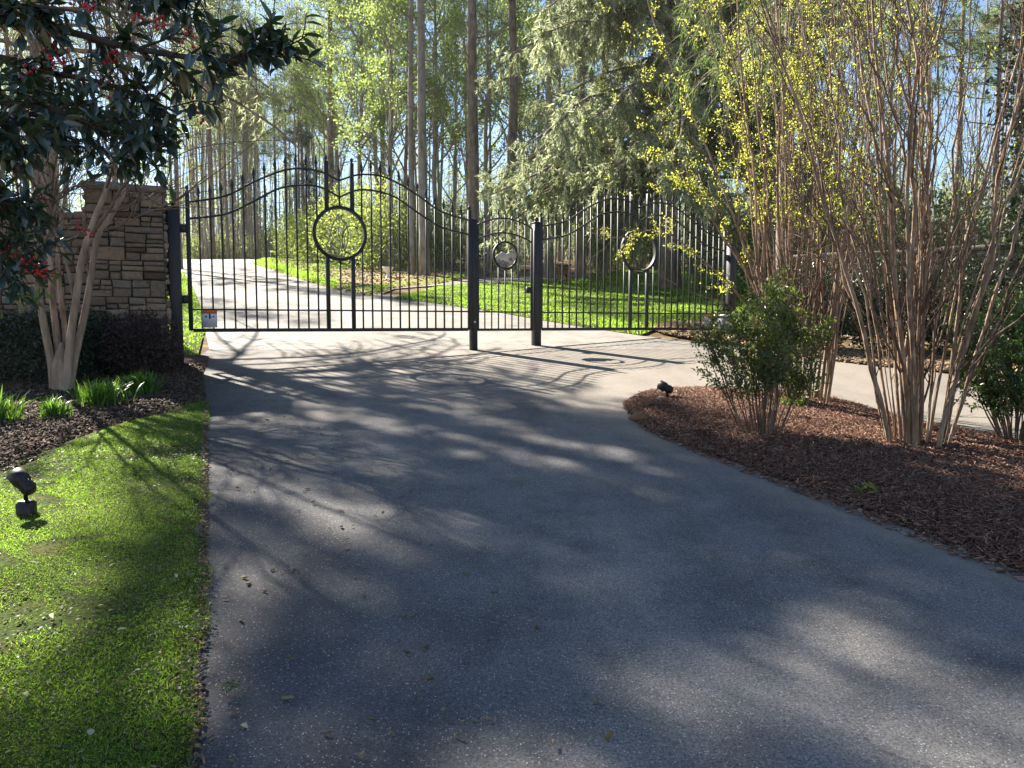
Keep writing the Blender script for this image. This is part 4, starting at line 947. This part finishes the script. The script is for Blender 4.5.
for e in Pe:
    Pe1, _r = spawn(e[None], np.full((1, len(e)), .006), 16, (.3, 1), (.3, .9), (.15, .45), 6, .1, .5, rng)
    MB().tubes(Pe1, np.maximum(_r, .0018), 3).build('arching_twigs', M['twig_bark'], bush1)
    c, tg = along(Pe1, 190, rng, .05, 1); c = np.repeat(c, 3, 0) + rng.normal(0, .02, (570, 3)); tg = np.repeat(tg, 3, 0)
    MB().leaves(c, tg * .6 + rng.normal(0, .6, c.shape), rng.uniform(.014, .033, len(c)), rng.uniform(.009, .018, len(c)), rng, .2).build('arching_leaves', M['yellow'], bush1)
sucker_bush('sucker_bush', 'tall vase shaped bush of thick bare tan stems on the mulch island', 3.22, 6.05, 36, 71, 4.9, 1.55, .021, 2600, 'yellow', (.0, 0), (.36, 1.1), 7, .22)
rng = np.random.default_rng(75)
def leggy_shrub(label, x, y, nst, H, spread, seed, leaf, nleaf, band=(.5, 1), lsz=(.022, .045), dense=1.0):
    rng = np.random.default_rng(seed); r = plant_root('evergreen_shrub', label, 'shrub', x, y, 0, None, .05)
    a = rng.uniform(0, 2 * PI, nst); b = np.sqrt(rng.random(nst)); st = np.column_stack([np.cos(a) * b * .10, np.sin(a) * b * .10, np.full(nst, -.1)])
    h = H * rng.uniform(.75, 1.05, nst) * (1 - .22 * b); tip = np.column_stack([np.cos(a) * b * spread, np.sin(a) * b * spread, h]); s = np.linspace(0, 1, 12)[None, :, None]
    P = st[:, None] + (tip - st)[:, None] * s; P += np.cumsum(rng.normal(0, .008, P.shape), 1) * np.minimum(1, 3 * s)
    R = (rng.uniform(.0035, .008, nst))[:, None] * (1 - .6 * np.linspace(0, 1, 12))[None]
    P1, R1 = spawn(P, R, 7, (band[0] * .8, 1), (.35, .95), (.14, .36), 6, .12, .6, rng)
    P2, R2 = spawn(P1, R1, 4, (.2, 1), (.4, 1.0), (.06, .16), 4, .05, .6, rng)
    MB().tubes(P, R, 5).tubes(P1, np.maximum(R1, .0022), 4).tubes(P2, np.maximum(R2, .0014), 3).build('branches', M['twig_bark'], r)
    c1, t1 = along(P2, int(nleaf * .7), rng, 0, 1); c2, t2 = along(P1, nleaf - int(nleaf * .7), rng, .15, 1); c = np.concatenate([c1, c2]) + rng.normal(0, .012, (nleaf, 3)); tg = np.concatenate([t1, t2])
    MB().leaves(c, tg * .5 + rng.normal(0, .6, c.shape), rng.uniform(*lsz, nleaf), rng.uniform(lsz[0] * .5, lsz[1] * .55, nleaf), rng, .2).build('foliage', M[leaf], r)
leggy_shrub('leggy dark green shrub on thin bare legs at the front of the mulch island', 2.06, 6.3, 44, 1.34, .52, 81, 'shrub', 12500, (.46, 1), (.020, .040))
leggy_shrub('dense glossy green shrub at the right hand end of the mulch island', 4.12, 6.25, 44, 1.28, .66, 82, 'glossy', 15000, (.30, 1))
ball_shrub('weed_plant', 'small leafy weed at the foot of the yellow leaved thicket', 2.75, 7.5, (.16, .13, .07), .07, 420, (.02, .04), 'shrub', 'dark_twig', rng, 8, cat='plant')
ball_shrub('weed_plant', 'flat mossy weed growing in a crack of the asphalt by the lawn', *gp(232, 699), (.035, .025, .008), .004, 90, (.008, .016), 'moss', 'dark_twig', rng, 3, cat='plant')
ball_shrub('weed_plant', 'tiny green weed near the front edge of the mulch island', *gp(865, 500), (.06, .05, .03), .03, 70, (.02, .035), 'under', 'dark_twig', rng, 5, cat='plant')

# ------------------------------------------------------------------ planting in front of and behind the right wall
rng = np.random.default_rng(91)
for k, (x, y, s_) in enumerate(((4.6, 12.0, .55), (5.75, 11.9, .6), (6.75, 11.4, .6), (7.8, 10.9, .6), (8.6, 10.0, .6))):
    ball_shrub('bed_shrub', ['low green mound at the gate end of the shaded wall bed', 'low green mound seen between the two bare bushes', 'low green mound behind the vase shaped bush', 'low mound behind the glossy green shrub', 'low mound at the far end of the shaded wall bed'][k], x, y, (s_ * 1.1, s_ * .8, s_ * 1.3), s_ * 1.05, 7500, (.04, .08), 'hedge', 'dark_twig', rng, 14, group='shrubs in the shaded wall bed')
ball_shrub('evergreen_tree', 'big dark evergreen rising behind the glossy green shrub', 9.2, 11.9, (1.5, 1.4, 3.2), 3.4, 30000, (.06, .12), 'hedge', 'dark_twig', rng, 40, cat='tree')

# ------------------------------------------------------------------ trees
def X(px, Y): return xat(px, Y)
ced_l = make_tree('cedar_tree', 'weeping cedar with hanging boughs rising behind the stacked stone wall', 'tree', cedar(18, .30, .28, 101, 5.2, 130, 20, 7, 14, wd=(.018, .034), pw=1.6, ze=.80, thin=.06), 'pine_bark', 'cedar', -10.1, 16.9)
ced_r = make_tree('cedar_tree', 'large weeping grey green cedar standing on the lawn beyond the gates', 'tree', cedar(22, .34, .15, 102, 5.8, 260, 22, 9, 13, wd=(.026, .046)), 'pine_bark', 'cedar', X(668, 25), 25)
# shade trees on the bank to the left of the drive
pA = pine(20, .24, .69, 111, 'pine', 3.6, 80, 14, 4000)
shade1 = make_tree('pine_tree', 'tall pine on the bank behind the stacked stone wall, beyond the picture edge', 'tree', pA, 'pine_bark', 'pine', -15.2, 16.4)

pines = [('pine_tree', 473, 30, .24, 25, 'straight tall pine trunk rising above the gate latch post'), ('pine_tree', 510, 32, .22, 26, 'tall dark pine trunk rising above the narrow walk gate'),
         ('pine_tree', 425, 30, .20, 24, 'pale tall trunk standing at the edge of the tan leaf bank'), ('pine_tree', 412, 30.6, .13, 21, 'slender trunk close beside the pale trunk on the leaf bank')]
protos = {}
for k, (nm, px, Y, r0, H, lb) in enumerate(pines):
    t_ = pine(H, r0, .52, 120 + k, 'pine', 2.6, 40, 22, 520); make_tree(nm, lb, 'tree', t_, 'pine_bark' if k < 2 else 'grey_bark', 'pine', X(px, Y), Y, 0, 'tall trees beyond the wide gate')
rngT = np.random.default_rng(130)
# midground individuals: (kind, px, Y, scale)
dec = [make_tree('spring_tree', 'fresh yellow green tree between the two tall pine trunks', 'tree', deciduous(15, .12, 140, 11000, (.07, .13), .20, 24, .32, .35, .3), 'grey_bark', 'spring', X(490, 34), 34, 0, 'spring green trees in the woods'),
       make_tree('spring_tree', 'fresh yellow green tree left of the pale trunk on the bank', 'tree', deciduous(16, .13, 141, 11000, (.07, .13), .22, 24, .30, .35, .3), 'grey_bark', 'spring', X(393, 33), 33, 0, 'spring green trees in the woods')]
for k, (px, Y, s_, lb) in enumerate(((440, 36, 1.1, 'airy spring green tree behind the pale trunk on the bank'), (362, 38, 1.05, 'airy spring green tree above the ring of the wide gate'), (535, 38, 1.0, 'spring green tree at the left skirt of the grey green cedar'), (340, 46, 1.2, 'distant spring green tree behind the blue green pine'), (470, 46, 1.2, 'distant spring tree behind the first tall pine'), (408, 40, 1.0, 'soft green spring tree straight behind the pale trunk pair'), (455, 39, .85, 'small spring tree in the gap between pale trunk and first tall pine'), (520, 43, 1.25, 'tall spring tree beyond the second tall pine'), (376, 44, 1.3, 'tall far spring tree over the right bar of the gate ring'), (560, 44, 1.1, 'distant spring tree half hidden by the cedar skirt'), (770, 30, .9, 'spring green tree far behind the bare stem thicket'), (880, 30, .9, 'spring green tree far behind the vase shaped bush'))):
    dup(dec[k % 2], (X(px, Y), Y, float(G(Y))), k * 1.3, s_, lb)
bl = make_tree('pine_tree', 'blue green pine standing far back above the bend in the drive', 'tree', pine(13, .14, .22, 150, 'bluepine', 2.0, 50, 5, 900), 'pine_bark', 'bluepine', X(306, 52), 52)
mid = make_tree('pine_tree', 'bushy pine leaning over the drive bend beside the blue green pine', 'tree', pine(19, .19, .40, 151, 'pine', 2.6, 60, 10, 1100), 'pine_bark', 'pine', X(335, 40), 40)
for k, (px, Y, s_, lb) in enumerate(((250, 60, 1.0, 'tall pine in the hazy woods left of the blue green pine'), (385, 50, 1.1, 'bushy pine behind the spring tree near the bank'), (710, 38, 1.1, 'dark pine rising behind the cedar on its far side'), (805, 34, 1.0, 'dark pine above the bare stem thicket'), (950, 40, 1.0, 'dark pine above the vase shaped bush'), (215, 52, 1.1, 'tall pine above the hinge end of the wide gate'), (600, 52, 1.2, 'tall pine behind the cedar'), (1010, 27, .8, 'pine behind the big dark evergreen'))):
    dup(mid, (X(px, Y), Y, float(G(Y))), 1 + k * 1.7, s_, lb)
dup(mid, (-20.0, 39.5, float(G(39.5))), 2.2, .95, 'tall pine behind the stone pier that shades the bend of the drive')
dup(dec[1], (-23.5, 35.0, float(G(35))), 1.2, 1.1, 'spring green tree behind the stone wall beside the drive bend')
gt = make_tree('pine_tree', 'grey trunk behind the brown log stand on the lawn', 'tree', pine(22, .19, .6, 152, 'pine', 2.2, 40, 14, 450), 'grey_bark', 'pine', X(580, 29), 29)
for k, (px, Y, s_, lb) in enumerate(((549, 30, .9, 'grey trunk above the post at the latch side of the walk gate'), (604, 31, .6, 'thin grey trunk beside the ring of the half hidden gate leaf'), (690, 31, .8, 'grey trunk past the cedar, over the end of the lawn'), (655, 34, .7, 'slim trunk under the cedar boughs behind the far lawn'))):
    dup(gt, (X(px, Y), Y, float(G(Y))), k * 2.1, s_, lb)
shag = make_tree('cedar_tree', 'shaggy brown trunked cedar behind the tall tan stems', 'tree', cedar(12, .17, .40, 153, 2.6, 60, 12, 4, 7), 'pine_bark', 'pine', X(769, 13.2) + .55, 14.2)

# thin backlit trunks of the woods
thinA = deciduous(17, .085, 161, 1500, (.09, .16), .5, 12, .18, .5, .3, (4, 3))
thinB = deciduous(15, .07, 162, 900, (.09, .16), .45, 12, .20, .5, .3, (4, 3))
thinC = pine(18, .10, .66, 163, 'woods', 1.7, 24, 12, 260)
LB = 'thin bare straight trunk among many in the backlit woods beyond the drive'
GR = 'thin trunks of the backlit woods'
pa = make_tree('slender_tree', LB, 'tree', thinA, 'grey_bark', 'woods', X(205, 55), 55, 0, GR)
pb = make_tree('slender_tree', LB, 'tree', thinB, 'grey_bark', 'woods', X(222, 60), 60, 0, GR)
pc = make_tree('slender_tree', LB, 'tree', thinC, 'pine_bark', 'woods', X(238, 58), 58, 0, GR)
pro = [pa, pb, pc]
spots = []
for k in range(105): 
    px = rngT.uniform(186, 345); spots.append((px, rngT.uniform(50, 92)))
for k in range(24):
    px = rngT.uniform(345, 705); spots.append((px, rngT.uniform(37, 75)))
for k in range(26):
    px = rngT.uniform(705, 1040); spots.append((px, rngT.uniform(24, 60)))
for k in range(14):
    px = rngT.uniform(-40, 186); spots.append((px, rngT.uniform(34, 70)))
for k, (px, Y) in enumerate(spots):
    dup(pro[k % 3], (X(px, Y), Y, float(G(Y))), rngT.uniform(0, 6.28), rngT.uniform(.75, 1.25))

# understory shrubs
rng = np.random.default_rng(171)
us = [(300, 47, 1.5, 1.5, 'under', 'bright bush at the far end of the sunny verge'), (322, 42, 1.6, 1.7, 'under', 'yellow green bush behind the ring of the wide gate'), (352, 37, 1.9, 2.2, 'under', 'broad yellow green bush filling the ring of the wide gate'),
      (385, 34, 1.9, 2.3, 'under', 'tall bright bush behind the white urn'), (405, 35, 1.7, 1.8, 'woods', 'dull green bush left of the pale trunk pair'), (447, 35, 1.6, 1.6, 'woods', 'dark green bush right of the pale trunk pair'),
      (490, 37, 1.6, 1.3, 'woods', 'low dull bush behind the walk gate'), (600, 33, 1.0, 1.7, 'under', 'upright bright green bush at the back of the lawn by the gate ring'), (640, 37, 1.5, 1.3, 'woods', 'low bush at the back of the lawn under the cedar'), (700, 34, 1.8, 1.6, 'woods', 'rounded bush at the far corner of the lawn'),
      (270, 56, 1.7, 1.4, 'woods', 'distant dull bush along the drive bend'), (232, 57, 1.6, 1.2, 'woods', 'distant low bush at the foot of the thin trunks'), (205, 58, 1.6, 1.2, 'woods', 'distant low bush behind the hinge end of the wide gate'),
      (790, 22, 1.6, 1.6, 'woods', 'dull bush behind the tan stem thicket'), (870, 19, 1.5, 1.5, 'woods', 'dull bush above the shaded wall'), (950, 19, 1.5, 1.6, 'woods', 'dull bush behind the wall near the dark evergreen'), (730, 24, 1.3, 1.4, 'woods', 'dull bush behind the hidden hinge post')]
for (px, Y, rx, rz_, lf, lb) in us:
    ball_shrub('understory_bush', lb, X(px, Y), Y, (rx, rx, rz_), rz_ * .75, 4200, (.09, .17), lf, 'grey_bark', rng, 26, group='understory bushes at the wood edge', holes=.22)

# distant woods as one mass
rng = np.random.default_rng(181); mb = MB(); n = 420
x = rng.uniform(-95, 95, n); y = rng.uniform(82, 125, n); z = G(y); h = rng.uniform(11, 19, n); s = np.linspace(0, 1, 5)
P = np.stack([x[:, None] + rng.normal(0, .15, (n, 5)), y[:, None] + 0 * s, z[:, None] + h[:, None] * s], -1); mb.tubes(P, np.outer(rng.uniform(.08, .2, n), 1 - .8 * s), 5, 1)
m_ = 90000; i = rng.integers(0, n, m_); f = rng.random(m_) ** .8
c = np.column_stack([x[i] + rng.normal(0, 1.3, m_) * (1.15 - f), y[i] + rng.normal(0, 1.3, m_) * (1.15 - f), z[i] + h[i] * (.12 + .88 * f)])
mb.leaves(c, rng.normal(size=(m_, 3)), rng.uniform(.2, .45, m_), rng.uniform(.14, .3, m_), rng, .15)
tag(mb.build('far_woods', [M['woods'], M['grey_bark']]), 'hazy far woods closing the view beyond the drive', 'woods', None, 'stuff')

rng = np.random.default_rng(191); mb = MB(); n = 2300
Y = 38 + 44 * rng.random(n) ** .8; x = (rng.uniform(180, 1060, n) - CX) / F * Y
k = ~((x < -3) & (x > -24) & (Y < 52)) & ~((x > -9) & (Y < 42) & (x < 4)); x, Y = x[k], Y[k]; n = len(x); h = rng.uniform(1.5, 8.5, n); s = np.linspace(0, 1, 5)
P = np.stack([x[:, None] + np.cumsum(rng.normal(0, .12, (n, 5)), 1), Y[:, None] + np.cumsum(rng.normal(0, .12, (n, 5)), 1), G(Y)[:, None] + h[:, None] * s - .05], -1)
R = np.outer(rng.uniform(.015, .04, n), 1 - .7 * s); P1, R1 = spawn(P, R, 5, (.2, 1), (.4, 1.0), (.5, 1.6), 5, .15, .6, rng); mb.tubes(P, R, 4, 1).tubes(P1, np.maximum(R1, .008), 3, 1)
c, tg = along(P1, 95000, rng, .1, 1); mb.leaves(c + rng.normal(0, .12, c.shape), rng.normal(size=c.shape), rng.uniform(.08, .17, len(c)), rng.uniform(.05, .11, len(c)), rng, .15)
tag(mb.build('undergrowth', [M['woods'], M['grey_bark']]), 'tangled saplings and brush filling the woods between the trunks', 'undergrowth', None, 'stuff')

# ------------------------------------------------------------------ small things beyond the gate
g0 = gp(388, 281); ur = thing('garden_urn', 'small white urn on a pedestal at the foot of the leaf bank', 'urn', (g0[0], g0[1], float(G(g0[1])) + .06))
MB().lathe([(.0, 0), (.13, 0), (.13, .05), (.07, .08), (.06, .22), (.09, .25)], 14).build('pedestal', M['white'], ur, True)
MB().lathe([(.06, .252), (.14, .30), (.20, .40), (.23, .43), (.23, .45), (.19, .45), (.12, .36), (0, .35)], 16).build('bowl', M['white'], ur, True)
g0 = gp(563, 285); st = thing('log_stand', 'small brown log stand with splayed legs on the far lawn', 'log stand', (g0[0], g0[1], float(G(g0[1])) + .03), .4)
mb = MB()
mb.tubes(np.array([(-.20, 0, .46), (.20, 0, .46)]), np.array([.17, .17]), 12).build('log', M['wood'], st, True)
MB().box(-.27, .27, -.14, .14, .62, .67, 0, .01).build('top_board', M['wood'], st)
for sx in (-1, 1):
    for sy in (-1, 1): MB().tubes(np.array([(sx * .14, sy * .06, .34), (sx * .24, sy * .15, -.02)]), np.array([.035, .028]), 6).build('leg', M['wood'], st)

# ------------------------------------------------------------------ thin bright spring air
hz, nt, out = mat('haze'); k = NT(nt); v = k.n('VolumePrincipled', Density=.0003, Anisotropy=.3); v.inputs['Color'].default_value = (.95, .96, 1, 1)
k.l(v.outputs[0], out.inputs['Volume'])
tag(MB().box(-140, 140, -40, 135, -8, 42).build('haze', hz), 'thin bright haze in the air between the trees', 'haze', None, 'stuff')
cy.volume_bounces = 0
